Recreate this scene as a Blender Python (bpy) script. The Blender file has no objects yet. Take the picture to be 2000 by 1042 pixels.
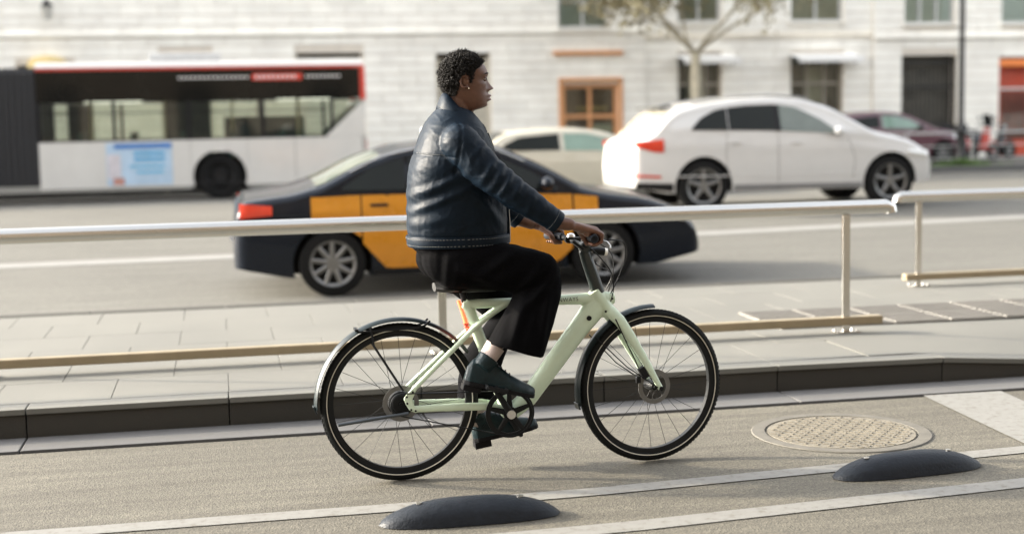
import bpy, bmesh, math, random
import numpy as np
from mathutils import Vector, Matrix, noise
random.seed(7); rng = np.random.default_rng(7)
R = math.radians
scene = bpy.context.scene
C = scene.collection

# ------------------------------------------------------------------ camera
YAW, PITCH, ROLL = R(11.5), R(5.98), R(1.15)
fw0 = Vector((math.sin(YAW), math.cos(YAW), 0)); rt0 = Vector((math.cos(YAW), -math.sin(YAW), 0)); up0 = Vector((0, 0, 1))
fw = fw0*math.cos(PITCH) - up0*math.sin(PITCH); upv = up0*math.cos(PITCH) + fw0*math.sin(PITCH)
rt = rt0*math.cos(ROLL) - upv*math.sin(ROLL); upr = upv*math.cos(ROLL) + rt0*math.sin(ROLL)
cd = bpy.data.cameras.new('camera'); cam = bpy.data.objects.new('camera', cd); C.objects.link(cam)
M4 = Matrix.Identity(4)
for i in range(3):
    M4[i][0] = rt[i]; M4[i][1] = upr[i]; M4[i][2] = -fw[i]
M4[0][3], M4[1][3], M4[2][3] = 0, 0, 1.55
cam.matrix_world = M4
cd.lens = 50; cd.sensor_width = 36; cd.clip_start = .1; cd.clip_end = 3000
cd.dof.use_dof = True; cd.dof.focus_distance = 6.15; cd.dof.aperture_fstop = 1.35; cd.dof.aperture_blades = 0
scene.camera = cam

# ------------------------------------------------------------------ sky, sun, exposure
SUN_EL, SUN_B = R(19), R(22)          # low sun from the left, a little behind the street line
sun_dir = Vector((-math.cos(SUN_B)*math.cos(SUN_EL), math.sin(SUN_B)*math.cos(SUN_EL), math.sin(SUN_EL)))
world = bpy.data.worlds.new('World'); scene.world = world; world.use_nodes = True
wn = world.node_tree; wn.nodes.clear()
wo = wn.nodes.new('ShaderNodeOutputWorld'); wb = wn.nodes.new('ShaderNodeBackground'); sk = wn.nodes.new('ShaderNodeTexSky')
sk.sky_type = 'NISHITA'; sk.sun_disc = False; sk.sun_elevation = SUN_EL
sk.sun_rotation = math.atan2(sun_dir.x, sun_dir.y)
sk.air_density = 1.0; sk.dust_density = 5.0; sk.ozone_density = .6; sk.altitude = 20
hs = wn.nodes.new('ShaderNodeHueSaturation'); hs.inputs['Saturation'].default_value = .25
wn.links.new(sk.outputs[0], hs.inputs['Color']); wn.links.new(hs.outputs[0], wb.inputs['Color']); wn.links.new(wb.outputs[0], wo.inputs['Surface'])
wb.inputs['Strength'].default_value = .15
sl = bpy.data.lights.new('sun', 'SUN'); sun = bpy.data.objects.new('sun', sl); C.objects.link(sun)
sl.energy = 2.0; sl.angle = R(2.0); sl.color = (1, .88, .68)
sun.rotation_euler = (-sun_dir).to_track_quat('-Z', 'Y').to_euler(); sun.location = (-20, 20, 20)
scene.view_settings.view_transform = 'Standard'; scene.view_settings.look = 'None'
scene.view_settings.exposure = 2.52; scene.view_settings.gamma = 1
scene.view_settings.use_curve_mapping = False

# ------------------------------------------------------------------ materials
MATS = {}
def mat(name, col, rough=.6, metal=0, var=.15, vscale=8, bump=0, bscale=60, coat=0, spec=.5, alpha=1, emis=0, trans=0, stretch=None, detail=4, world=False):
    if name in MATS: return MATS[name]
    m = bpy.data.materials.new(name); m.use_nodes = True; nt = m.node_tree; b = nt.nodes['Principled BSDF']
    tc = nt.nodes.new('ShaderNodeTexCoord'); src = tc.outputs['Object'] if not world else nt.nodes.new('ShaderNodeNewGeometry').outputs['Position']
    if stretch:
        mp = nt.nodes.new('ShaderNodeMapping'); mp.inputs['Scale'].default_value = stretch
        nt.links.new(src, mp.inputs[0]); src = mp.outputs[0]
    if var > 0:
        n = nt.nodes.new('ShaderNodeTexNoise'); n.inputs['Scale'].default_value = vscale; n.inputs['Detail'].default_value = detail; n.inputs['Roughness'].default_value = .65
        nt.links.new(src, n.inputs['Vector'])
        cr = nt.nodes.new('ShaderNodeValToRGB'); nt.links.new(n.outputs['Fac'], cr.inputs['Fac'])
        cr.color_ramp.elements[0].position = .28; cr.color_ramp.elements[1].position = .74
        cr.color_ramp.elements[0].color = (*[max(0, c*(1-var)) for c in col], 1)
        cr.color_ramp.elements[1].color = (*[min(1, c*(1+var)) for c in col], 1)
        nt.links.new(cr.outputs['Color'], b.inputs['Base Color'])
        mr = nt.nodes.new('ShaderNodeMapRange'); mr.inputs['To Min'].default_value = max(.02, rough*.85); mr.inputs['To Max'].default_value = min(1, rough*1.15)
        nt.links.new(n.outputs['Fac'], mr.inputs['Value']); nt.links.new(mr.outputs[0], b.inputs['Roughness'])
    else:
        b.inputs['Base Color'].default_value = (*col, 1); b.inputs['Roughness'].default_value = rough
    b.inputs['Metallic'].default_value = metal; b.inputs['Specular IOR Level'].default_value = spec
    b.inputs['Coat Weight'].default_value = coat; b.inputs['Coat Roughness'].default_value = .08
    if trans:
        b.inputs['Transmission Weight'].default_value = trans; b.inputs['IOR'].default_value = 1.1
    if alpha < 1: b.inputs['Alpha'].default_value = alpha
    if emis:
        b.inputs['Emission Color'].default_value = (*col, 1); b.inputs['Emission Strength'].default_value = emis
    if bump > 0:
        n2 = nt.nodes.new('ShaderNodeTexNoise'); n2.inputs['Scale'].default_value = bscale; n2.inputs['Detail'].default_value = 5
        nt.links.new(src, n2.inputs['Vector'])
        bp = nt.nodes.new('ShaderNodeBump'); bp.inputs['Strength'].default_value = bump; bp.inputs['Distance'].default_value = .02
        nt.links.new(n2.outputs['Fac'], bp.inputs['Height']); nt.links.new(bp.outputs[0], b.inputs['Normal'])
    MATS[name] = m; return m

def asphalt(name, base, dark, spk=125, patch=.8):
    """aggregate speckle over broad wear patches and long tyre streaks along the street"""
    m = bpy.data.materials.new(name); m.use_nodes = True; nt = m.node_tree; b = nt.nodes['Principled BSDF']; L = nt.links.new
    tc = nt.nodes.new('ShaderNodeTexCoord')
    vo = nt.nodes.new('ShaderNodeTexVoronoi'); vo.inputs['Scale'].default_value = spk; L(tc.outputs['Object'], vo.inputs['Vector'])
    n1 = nt.nodes.new('ShaderNodeTexNoise'); n1.inputs['Scale'].default_value = patch; n1.inputs['Detail'].default_value = 7; L(tc.outputs['Object'], n1.inputs['Vector'])
    mp = nt.nodes.new('ShaderNodeMapping'); mp.inputs['Scale'].default_value = (.25, 5, 1); L(tc.outputs['Object'], mp.inputs[0])
    n2 = nt.nodes.new('ShaderNodeTexNoise'); n2.inputs['Scale'].default_value = 2.2; n2.inputs['Detail'].default_value = 6; L(mp.outputs[0], n2.inputs['Vector'])
    n3 = nt.nodes.new('ShaderNodeTexNoise'); n3.inputs['Scale'].default_value = 45; n3.inputs['Detail'].default_value = 4; L(tc.outputs['Object'], n3.inputs['Vector'])
    def ramp(src, a, c, p0=.3, p1=.7):
        r = nt.nodes.new('ShaderNodeValToRGB'); r.color_ramp.elements[0].position = p0; r.color_ramp.elements[1].position = p1
        r.color_ramp.elements[0].color = (*a, 1); r.color_ramp.elements[1].color = (*c, 1); L(src, r.inputs['Fac']); return r.outputs['Color']
    def mul(a, c):
        x = nt.nodes.new('ShaderNodeMix'); x.data_type = 'RGBA'; x.blend_type = 'MULTIPLY'; x.inputs['Factor'].default_value = 1
        L(a, x.inputs['A']); L(c, x.inputs['B']); return x.outputs['Result']
    col = ramp(n1.outputs['Fac'], dark, base)
    col = mul(col, ramp(vo.outputs['Color'], (.62,)*3, (1.3,)*3, .1, .9))
    col = mul(col, ramp(n2.outputs['Fac'], (.78, .77, .76), (1.12, 1.12, 1.12), .33, .67))
    col = mul(col, ramp(n3.outputs['Fac'], (.86,)*3, (1.1,)*3))
    n4 = nt.nodes.new('ShaderNodeTexNoise'); n4.inputs['Scale'].default_value = 1.6; n4.inputs['Detail'].default_value = 10; n4.inputs['Roughness'].default_value = .75; n4.inputs['Distortion'].default_value = .6; L(tc.outputs['Object'], n4.inputs['Vector'])
    col = mul(col, ramp(n4.outputs['Fac'], (.74, .72, .70), (1, 1, 1), .30, .42))      # oil and water stains
    L(col, b.inputs['Base Color']); b.inputs['Roughness'].default_value = .82
    bp = nt.nodes.new('ShaderNodeBump'); bp.inputs['Strength'].default_value = .35; bp.inputs['Distance'].default_value = .006
    L(vo.outputs['Distance'], bp.inputs['Height']); L(bp.outputs[0], b.inputs['Normal'])
    MATS[name] = m; return m

def worn_paint(name, col, under, scale=14, cut=.40):
    m = bpy.data.materials.new(name); m.use_nodes = True; nt = m.node_tree; b = nt.nodes['Principled BSDF']; L = nt.links.new
    tc = nt.nodes.new('ShaderNodeTexCoord')
    n = nt.nodes.new('ShaderNodeTexNoise'); n.inputs['Scale'].default_value = scale; n.inputs['Detail'].default_value = 9; n.inputs['Roughness'].default_value = .7; L(tc.outputs['Object'], n.inputs['Vector'])
    r = nt.nodes.new('ShaderNodeValToRGB'); e = r.color_ramp.elements
    e[0].position = cut-.07; e[0].color = (*under, 1); e[1].position = cut+.05; e[1].color = (*[c*.88 for c in col], 1)
    x = e.new(.72); x.color = (*col, 1); L(n.outputs['Fac'], r.inputs['Fac']); L(r.outputs['Color'], b.inputs['Base Color'])
    b.inputs['Roughness'].default_value = .7; MATS[name] = m; return m

def glass(name, tint, alpha, rough=.03):
    """car glass: dark mirror-like sheet that lets part of what is behind through"""
    m = bpy.data.materials.new(name); m.use_nodes = True; nt = m.node_tree; nt.nodes.clear(); L = nt.links.new
    o = nt.nodes.new('ShaderNodeOutputMaterial'); t = nt.nodes.new('ShaderNodeBsdfTransparent'); t.inputs[0].default_value = (*tint, 1)
    g = nt.nodes.new('ShaderNodeBsdfGlossy'); g.inputs['Roughness'].default_value = rough; g.inputs[0].default_value = (.9, .95, 1, 1)
    d = nt.nodes.new('ShaderNodeBsdfDiffuse'); d.inputs[0].default_value = (*[c*.12 for c in tint], 1)
    m1 = nt.nodes.new('ShaderNodeMixShader'); m1.inputs[0].default_value = alpha; L(t.outputs[0], m1.inputs[1]); L(d.outputs[0], m1.inputs[2])
    fr = nt.nodes.new('ShaderNodeFresnel'); fr.inputs[0].default_value = 1.5
    tcn = nt.nodes.new('ShaderNodeTexCoord'); nz = nt.nodes.new('ShaderNodeTexNoise'); nz.inputs['Scale'].default_value = 3; L(tcn.outputs['Object'], nz.inputs['Vector'])
    mm = nt.nodes.new('ShaderNodeMath'); mm.operation = 'MULTIPLY_ADD'; L(nz.outputs['Fac'], mm.inputs[0]); mm.inputs[1].default_value = .03; L(fr.outputs[0], mm.inputs[2])
    m2 = nt.nodes.new('ShaderNodeMixShader'); L(mm.outputs[0], m2.inputs[0]); L(m1.outputs[0], m2.inputs[1]); L(g.outputs[0], m2.inputs[2]); L(m2.outputs[0], o.inputs[0])
    MATS[name] = m; return m

# ------------------------------------------------------------------ mesh helpers
class MB:
    def __init__(s): s.v = []; s.f = []; s.mi = []
    def add(s, vs, fs, mi=0):
        o = len(s.v); s.v += [tuple(map(float, p)) for p in vs]; s.f += [tuple(i+o for i in q) for q in fs]; s.mi += [mi]*len(fs); return s
    def box(s, c, d, rot=None, mi=0):
        h = [x/2 for x in d]; vs = [Vector((sx*h[0], sy*h[1], sz*h[2])) for sz in (-1, 1) for sy in (-1, 1) for sx in (-1, 1)]
        if rot is not None: vs = [rot @ v for v in vs]
        c = Vector(c); vs = [v+c for v in vs]
        return s.add(vs, [(0, 2, 3, 1), (4, 5, 7, 6), (0, 1, 5, 4), (2, 6, 7, 3), (0, 4, 6, 2), (1, 3, 7, 5)], mi)
    def tube(s, path, rad, n=10, closed=False, mi=0, flat=None, cap=True, up=None):
        """tube along path; flat=(a,b) squashes the section, up = section reference direction"""
        P = [Vector(p) for p in path]; m = len(P)
        rr = rad if hasattr(rad, '__len__') else [rad]*m
        rings = []; ref = Vector(up) if up else None
        for i, p in enumerate(P):
            if closed: t = (P[(i+1) % m]-P[i-1])
            else: t = P[min(i+1, m-1)]-P[max(i-1, 0)]
            t.normalize()
            if up: u = (Vector(up)-t*t.dot(Vector(up)))
            else:
                if ref is None: ref = Vector((0, 0, 1)) if abs(t.z) < .9 else Vector((1, 0, 0))
                u = ref - t*t.dot(ref)
            if u.length < 1e-6: u = t.orthogonal()
            u.normalize(); w = t.cross(u)
            if not up: ref = u
            a, b = (flat if flat else (1, 1)); r = rr[i]
            if hasattr(r, '__len__'): a, b = r; r = 1
            rings.append([p + u*(math.cos(k*2*math.pi/n)*r*a) + w*(math.sin(k*2*math.pi/n)*r*b) for k in range(n)])
        vs = [q for g in rings for q in g]; fs = []
        for i in range(m if closed else m-1):
            j = (i+1) % m
            for k in range(n): fs.append((i*n+k, i*n+(k+1) % n, j*n+(k+1) % n, j*n+k))
        if not closed and cap: fs += [tuple(range(n-1, -1, -1)), tuple(range((m-1)*n, m*n))]
        return s.add(vs, fs, mi)
    def lathe(s, prof, o=(0, 0, 0), axis='y', n=32, mi=0, arc=None):
        """prof: (radius, height along axis); closed ends where radius 0"""
        o = Vector(o); vs = []; fs = []; m = len(prof)
        a0, a1 = arc if arc else (0, 2*math.pi); nn = n+1 if arc else n
        for r, h in prof:
            for k in range(nn):
                a = a0+(a1-a0)*k/n; c, d = r*math.cos(a), r*math.sin(a)
                vs.append(o + (Vector((c, h, d)) if axis == 'y' else Vector((c, d, h)) if axis == 'z' else Vector((h, c, d))))
        for i in range(m-1):
            for k in range(n):
                k2 = (k+1) if arc else (k+1) % n
                fs.append((i*nn+k, i*nn+k2, (i+1)*nn+k2, (i+1)*nn+k))
        return s.add(vs, fs, mi)
    def prism(s, poly, h0, h1, plane='xz', mi=0):
        """extrude a 2-D polygon; plane xz -> depth along y, xy -> along z, yz -> along x"""
        def P(a, b, h): return (a, h, b) if plane == 'xz' else (a, b, h) if plane == 'xy' else (h, a, b)
        n = len(poly); vs = [P(a, b, h0) for a, b in poly]+[P(a, b, h1) for a, b in poly]
        fs = [tuple(range(n)), tuple(range(2*n-1, n-1, -1))]+[(i, n+i, n+(i+1) % n, (i+1) % n) for i in range(n)]
        return s.add(vs, fs, mi)
    def grid(s, fn, nu, nv, mi=0, flip=False):
        vs = [fn(i/nu, j/nv) for j in range(nv+1) for i in range(nu+1)]; w = nu+1
        fs = [(j*w+i, j*w+i+1, (j+1)*w+i+1, (j+1)*w+i) for j in range(nv) for i in range(nu)]
        if flip: fs = [q[::-1] for q in fs]
        return s.add(vs, fs, mi)
    def sheet(s, fn, nu, nv, t, nrm, mi=0):
        """a grid given thickness t along -nrm"""
        n = Vector(nrm); a = [[Vector(fn(i/nu, j/nv)) for i in range(nu+1)] for j in range(nv+1)]; w = nu+1; N = w*(nv+1)
        vs = [p for r in a for p in r]+[p-n*t for r in a for p in r]; fs = []
        for j in range(nv):
            for i in range(nu):
                q = (j*w+i, j*w+i+1, (j+1)*w+i+1, (j+1)*w+i); fs += [q, tuple(x+N for x in q[::-1])]
        edge = [i for i in range(w)]+[j*w+nu for j in range(1, nv+1)]+[nv*w+i for i in range(nu-1, -1, -1)]+[j*w for j in range(nv-1, 0, -1)]
        for k in range(len(edge)):
            e0, e1 = edge[k], edge[(k+1) % len(edge)]; fs.append((e1, e0, e0+N, e1+N))
        return s.add(vs, fs, mi)
    def ball(s, c, r, n=10, mi=0):
        r = r if hasattr(r, '__len__') else (r, r, r); m = n//2+1; vs = []; fs = []
        for j in range(m):
            t = math.pi*(j+.5)/m
            for k in range(n): vs.append((c[0]+r[0]*math.sin(t)*math.cos(2*math.pi*k/n), c[1]+r[1]*math.sin(t)*math.sin(2*math.pi*k/n), c[2]+r[2]*math.cos(t)))
        for j in range(m-1):
            for k in range(n): fs.append((j*n+k, (j+1)*n+k, (j+1)*n+(k+1) % n, j*n+(k+1) % n))
        fs += [tuple(range(n)), tuple(range(m*n-1, (m-1)*n-1, -1))]
        return s.add(vs, fs, mi)
    def mesh(s, name, bevel=0, smooth=35, fix=True):
        me = bpy.data.meshes.new(name); me.from_pydata(s.v, [], s.f)
        me.polygons.foreach_set('material_index', s.mi)
        if fix or bevel:
            bm = bmesh.new(); bm.from_mesh(me)
            if fix: bmesh.ops.recalc_face_normals(bm, faces=bm.faces)
            if bevel:
                ed = [e for e in bm.edges if len(e.link_faces) == 2 and e.calc_face_angle(0) > R(32)]
                bmesh.ops.bevel(bm, geom=ed, offset=bevel, segments=2, profile=.6, affect='EDGES', clamp_overlap=True)
            bm.to_mesh(me); bm.free()
        if smooth:
            me.polygons.foreach_set('use_smooth', [True]*len(me.polygons)); me.set_sharp_from_angle(angle=R(min(smooth, 10) if bevel else smooth))
        me.update(); return me
    def build(s, name, m, parent=None, bevel=0, smooth=35, fix=True, **kw):
        return obj(name, s.mesh(name, bevel, smooth, fix), m, parent, **kw)

def tag(o, label=None, cat=None, group=None, kind=None):
    if label: o['label'] = label
    if cat: o['category'] = cat
    if group: o['group'] = group
    if kind: o['kind'] = kind
    return o
def obj(name, me, m, parent=None, label=None, cat=None, group=None, kind=None):
    o = bpy.data.objects.new(name, me); C.objects.link(o)
    if me and m is not None and not len(me.materials):
        for x in (m if isinstance(m, (list, tuple)) else [m]): me.materials.append(x)
    if parent: o.parent = parent
    return tag(o, label, cat, group, kind)
def empty(name, loc, rz=0, **kw):
    o = bpy.data.objects.new(name, None); C.objects.link(o); o.location = loc; o.rotation_euler = (0, 0, rz); o.empty_display_size = .2
    return tag(o, **kw)
def copy_tree(o, parent=None):
    c = o.copy(); C.objects.link(c); c.parent = parent
    for ch in list(o.children): copy_tree(ch, c)
    return c
def evaluated(o):
    """bake the modifiers of o into its mesh"""
    bpy.context.view_layer.update()
    dg = bpy.context.evaluated_depsgraph_get(); me = bpy.data.meshes.new_from_object(o.evaluated_get(dg))
    old = o.data; o.modifiers.clear(); o.data = me; bpy.data.meshes.remove(old); return o
def remeshed(mb, name, voxel, it=4, fac=.5):
    me = mb.mesh(name, 0, 0); o = bpy.data.objects.new(name, me); C.objects.link(o)
    r = o.modifiers.new('r', 'REMESH'); r.mode = 'VOXEL'; r.voxel_size = voxel; r.use_smooth_shade = True
    if it: q = o.modifiers.new('s', 'SMOOTH'); q.factor = fac; q.iterations = it
    return evaluated(o)
def lerp(x, xs, ys): return float(np.interp(x, xs, ys))

# ------------------------------------------------------------------ shared materials
ASPH = asphalt('asphalt_lane', (.094, .086, .066), (.076, .069, .053))
ROADM = asphalt('asphalt_road', (.114, .111, .096), (.096, .093, .081), 90, .35)
def paving(name, col, rnd=.10):
    m = mat(name, col, .78, 0, .13, .9, .12, 120, detail=9, world=True); nt = m.node_tree; b = nt.nodes['Principled BSDF']
    oi = nt.nodes.new('ShaderNodeObjectInfo'); mr = nt.nodes.new('ShaderNodeMapRange'); mr.inputs['To Min'].default_value = 1-rnd; mr.inputs['To Max'].default_value = 1+rnd
    nt.links.new(oi.outputs['Random'], mr.inputs['Value'])
    x = nt.nodes.new('ShaderNodeMix'); x.data_type = 'RGBA'; x.blend_type = 'MULTIPLY'; x.inputs['Factor'].default_value = 1
    src = b.inputs['Base Color'].links[0].from_socket; nt.links.new(src, x.inputs['A'])
    nt.links.new(mr.outputs[0], x.inputs['B']); nt.links.new(x.outputs['Result'], b.inputs['Base Color']); return m
PAVE = paving('paving_stone', (.118, .116, .102), .015)
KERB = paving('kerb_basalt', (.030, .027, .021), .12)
JOINT = mat('joint_mortar', (.112, .108, .096), .9, 0, .2, 20)
WPAINT = worn_paint('road_paint', (.175, .172, .158), (.110, .102, .085), 22, .42)
WPAINT2 = worn_paint('road_paint_far', (.225, .222, .21), (.16, .155, .14), 5, .34)
STEEL = mat('brushed_steel', (.62, .61, .58), .22, 1, .06, 30, stretch=(.3, 20, 20))
BRONZE = mat('bronzed_steel', (.30, .245, .16), .5, .55, .12, 6)
RUBBER = mat('black_rubber', (.009, .012, .017), .5, 0, .25, 30, .15, 90, spec=.22)
STONE = paving('facade_stone', (.90, .865, .79), .05)
STONE2 = paving('facade_stone_tan', (.82, .76, .65), .08)
RENDER_ = mat('facade_joint', (.70, .64, .55), .85, 0, .1, 3)
BLACKP = mat('black_iron', (.02, .02, .02), .45, .3, .2, 20)
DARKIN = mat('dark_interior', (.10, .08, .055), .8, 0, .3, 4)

# ------------------------------------------------------------------ ground, road, lane
def zr(y): return lerp(y, [11.0, 14.3, 19.5, 21.5, 25, 30, 33.4], [-.12, -.095, .15, .19, .15, 0, -.06]) if not 10 < y < 34 else float(np.mean(np.interp(y+np.linspace(-1, 1, 9), [11.0, 14.3, 19.5, 21.5, 25, 30, 33.4], [-.12, -.095, .15, .19, .15, 0, -.06])))
g = MB(); g.grid(lambda u, v: (-500+1000*u, -300+1300*v, -.35), 4, 4); g.build('ground', mat('ground_soil', (.2, .19, .17), .9, 0, .2, .2), kind='structure')
g = MB(); g.grid(lambda u, v: (-45+120*u, -8+15.01*v, 0), 1, 1); g.build('bicycle_lane', ASPH, kind='structure', smooth=0)
ys = list(np.linspace(11.0, 33.4, 60))
g = MB(); n = len(ys); g.add([(x, y, zr(y)) for y in ys for x in (-90, 160)], [(2*i, 2*i+1, 2*i+3, 2*i+2) for i in range(n-1)]); g.build('road', ROADM, kind='structure', smooth=0)
# gutter channel and the joint along it
g = MB(); L0 = -22; gutter = None
gs = MB(); gs.box((0, 0, 0), (1.99, .30, .06)); gme = gs.mesh('gutter_slab', .004)
gut = empty('gutter', (0, 7.2, 0), kind='structure')
GUT = paving('gutter_concrete', (.085, .084, .083), .08)
for i in range(22):
    o = obj('gutter_slab', gme, GUT, gut); o.location = (-14+2*i, .005, -.024+.001*random.random())
g = MB(); g.add([(-45, 6.99, -.02), (75, 6.99, -.02), (75, 7.6, -.02), (-45, 7.6, -.02)], [(0, 1, 2, 3)]); g.build('gutter_bed', mat('gutter_dirt', (.03, .027, .024), .95, 0, .3, 20), gut).location = (0, -7.2, 0)

# markings of the lane: two edge lines that bend slightly, a broad bar across it
def bend(x, a, b): return a if x < 1.3 else a+(x-1.3)*b
def strip(name, a, b, w, label, z=.004, x0=-14, x1=14):
    xs = np.arange(x0, x1+.01, .5); g = MB(); k = len(xs)
    g.add([(x, bend(x, a, b)+s*w/2, z) for x in xs for s in (-1, 1)], [(2*i, 2*i+2, 2*i+3, 2*i+1) for i in range(k-1)])
    g.build(name, WPAINT, kind='structure', smooth=0)
strip('lane_line', 5.575, .085, .115, '')
strip('lane_line', 5.05, .10, .125, '')
g = MB(); g.add([(3.60, 5.86, .004), (4.03, 5.90, .004), (4.16, 7.02, .004), (3.70, 7.03, .004)], [(0, 1, 2, 3)]); g.build('crossing_bar', WPAINT, kind='structure', smooth=0)
# lane line out on the road
xs = np.arange(-40, 60, 1.); g = MB(); k = len(xs)
yl = lambda x: 16.75+.10*(x-2) if x > 2 else 16.75+.03*(x-2)
g.add([(x, yl(x)+s*.17, zr(yl(x)+s*.17)+.005) for x in xs for s in (-1, 1)], [(2*i, 2*i+2, 2*i+3, 2*i+1) for i in range(k-1)]); g.build('lane_line', WPAINT2, kind='structure', smooth=0)
xs = np.arange(-40, 60, 4.)
g = MB()
for x in xs: g.add([(x, 26.2, zr(26.2)+.005), (x+2, 26.2, zr(26.2)+.005), (x+2, 26.35, zr(26.35)+.005), (x, 26.35, zr(26.35)+.005)], [(0, 1, 2, 3)])
g.build('lane_line', WPAINT2, kind='structure', smooth=0)

# ------------------------------------------------------------------ raised median with slabs, basalt kerb, dropped kerb
ZM = .15
def zk(x): return lerp(x, [3.9, 5.6, 8.4, 9.6], [ZM, .035, .035, ZM])
med = empty('pavement', (0, 0, 0), kind='structure')
g = MB(); g.add([(-45, 8.64, ZM-.007), (75, 8.64, ZM-.007), (75, 11.03, ZM-.007), (-45, 11.03, ZM-.007)], [(0, 1, 2, 3)])
g.add([(-45, 7.46, ZM-.007), (3.9, 7.46, ZM-.007), (3.9, 8.64, ZM-.007), (-45, 8.64, ZM-.007)], [(0, 1, 2, 3)])
g.add([(9.6, 7.46, ZM-.007), (75, 7.46, ZM-.007), (75, 8.64, ZM-.007), (9.6, 8.64, ZM-.007)], [(0, 1, 2, 3)])
g.build('paving_bed', JOINT, med, smooth=0)
sb = MB(); sb.box((0, 0, 0), (.597, .579, .05)); slab = sb.mesh('paving_slab', .003)
for r in range(6):
    for i in range(-14, 26):
        x = .6*i+.3+.02*(r % 2)*15; y = 7.52+.58*r+.29
        if r < 2 and 3.6 < x < 9.9: continue
        o = obj('paving_slab', slab, PAVE, med); o.location = (x, y, ZM-.025+random.uniform(-.0006, .0006)); o.rotation_euler = (0, 0, 0)
# ramp down to the lane
def zramp(x, y): t = min(1, max(0, (8.68-y)/1.16)); return ZM-(ZM-zk(x))*t
g = MB(); g.sheet(lambda u, v: (3.612+(9.9-3.612)*u, 7.515+1.16*v, zramp(3.612+(9.9-3.612)*u, 7.515+1.16*v)), 24, 6, .05, (0, 0, 1)); g.build('ramp', PAVE, med)
for side, y0, sgn in (('near', 7.37, 1), ('far', 11.03, -1)):
    kb = empty('kerb', (0, y0, 0), kind='structure')
    for i in range(-14, 26):
        x0, x1 = i*1.0, i*1.0+.994
        if side == 'near':
            a, b = zk(x0), zk(x1); g = MB()
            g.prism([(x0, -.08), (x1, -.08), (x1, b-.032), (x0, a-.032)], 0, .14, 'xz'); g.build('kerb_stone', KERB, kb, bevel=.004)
            g = MB(); g.prism([(x0, a-.03), (x1, b-.03), (x1, b), (x0, a)], -.012, .143, 'xz'); g.build('kerb_cap', PAVE, kb, bevel=.004)
        elif i < 15:
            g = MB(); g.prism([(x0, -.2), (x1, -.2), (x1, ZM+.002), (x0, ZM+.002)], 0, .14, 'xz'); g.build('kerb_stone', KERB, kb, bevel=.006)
# ribbed tactile slabs across the gap in the barrier
tp = empty('tactile_paving', (0, 0, 0), kind='structure')
g = MB(); g.box((0, 0, .004), (.39, .39, .012))
for k in range(6): g.prism([(-.19, .0095), (.19, .0095), (.18, .016), (-.18, .016)], -.175+k*.064, -.145+k*.064, 'xz')
tm = g.mesh('tactile_slab', 0, 20); TACT = paving('tactile_stone', (.155, .147, .132), .06)
for j in range(2):
    for i in range(16):
        o = obj('tactile_slab', tm, TACT, tp); o.location = (3.72+.4*i, 8.79+.4*j, ZM+.001)

# ------------------------------------------------------------------ handrail barriers
def barrier(x0, x1, y, z, posts, label, zb=.05):
    t = empty('handrail_barrier', (0, y, ZM), label=label, cat='handrail', group='steel handrails on the median')
    h = z-ZM
    g = MB(); g.tube([(x0, 0, h-.04), (x0+.004, 0, h-.012), (x0+.03, 0, h), (x1-.03, 0, h), (x1-.004, 0, h-.012), (x1, 0, h-.04)], .044, 20); g.build('top_rail', STEEL, t, smooth=50)
    g = MB(); g.box(((x0+x1)/2, 0, zb+.026), (x1-x0-.12, .07, .052)); g.build('bottom_beam', BRONZE, t, bevel=.006)
    for p in posts:
        g = MB(); g.box((p, 0, h/2-.02), (.05, .022, h-.05)); po = g.build('post', STEEL, t, bevel=.004)
        g = MB(); g.box((p, 0, .006), (.16, .11, .012)); g.build('base_plate', STEEL, po, bevel=.003)
        for sx in (-1, 1):
            for sy in (-1, 1):
                g = MB(); g.lathe([(0, .012), (.008, .012), (.008, .02), (0, .02)], (p+sx*.06, sy*.038, 0), 'z', 6); g.build('bolt', STEEL, po)
barrier(-9.2, 4.16, 8.36, .945, [3.86, 1.27, -1.36, -4.0, -6.6, -9.0], 'long steel handrail on posts running behind the cyclist')
barrier(5.24, 13.5, 10.40, .865, [5.42, 8.7, 12.0], 'farther steel handrail beginning at the right edge beyond the gap')

# ------------------------------------------------------------------ rubber lane separators
def hump(x, y, rz, label):
    t = empty('lane_separator', (x, y, 0), rz, label=label, cat='lane divider', group='black rubber humps between the white lines')
    def P(u, v):
        a = -1+2*u; b = -1+2*v
        prof = max(0, 1-abs(a)**2.6); w = .098*(max(0, 1-abs(a)**3.2))**.5
        zz = .088*prof**.75*max(0, 1-abs(b)**2.4)**.6
        return (.36*a, w*b, zz+.003)
    g = MB(); g.grid(P, 40, 16); g.build('body', RUBBER, t, smooth=80, fix=False)
    for sx in (-.2, .2):
        g = MB(); g.lathe([(0, .0), (.012, .0), (.012, .004), (0, .004)], (sx, .0, .078), 'z', 10); g.build('bolt_cap', STEEL, t)
    for k in ():
        g = MB(); g.sheet(lambda u, v: tuple(Vector(P(.5+k*.13+(u-.5)*.05, .10+.13*v))+Vector((0, 0, .002))), 4, 6, .002, (0, 0, 1)); g.build('reflector', mat('reflector_grey', (.12, .13, .15), .3), t)
hump(.90, 5.335, 0, 'black rubber hump nearest the camera below the rear wheel')
hump(2.85, 5.545, .09, 'black rubber hump at lower right beyond the front wheel')

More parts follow.
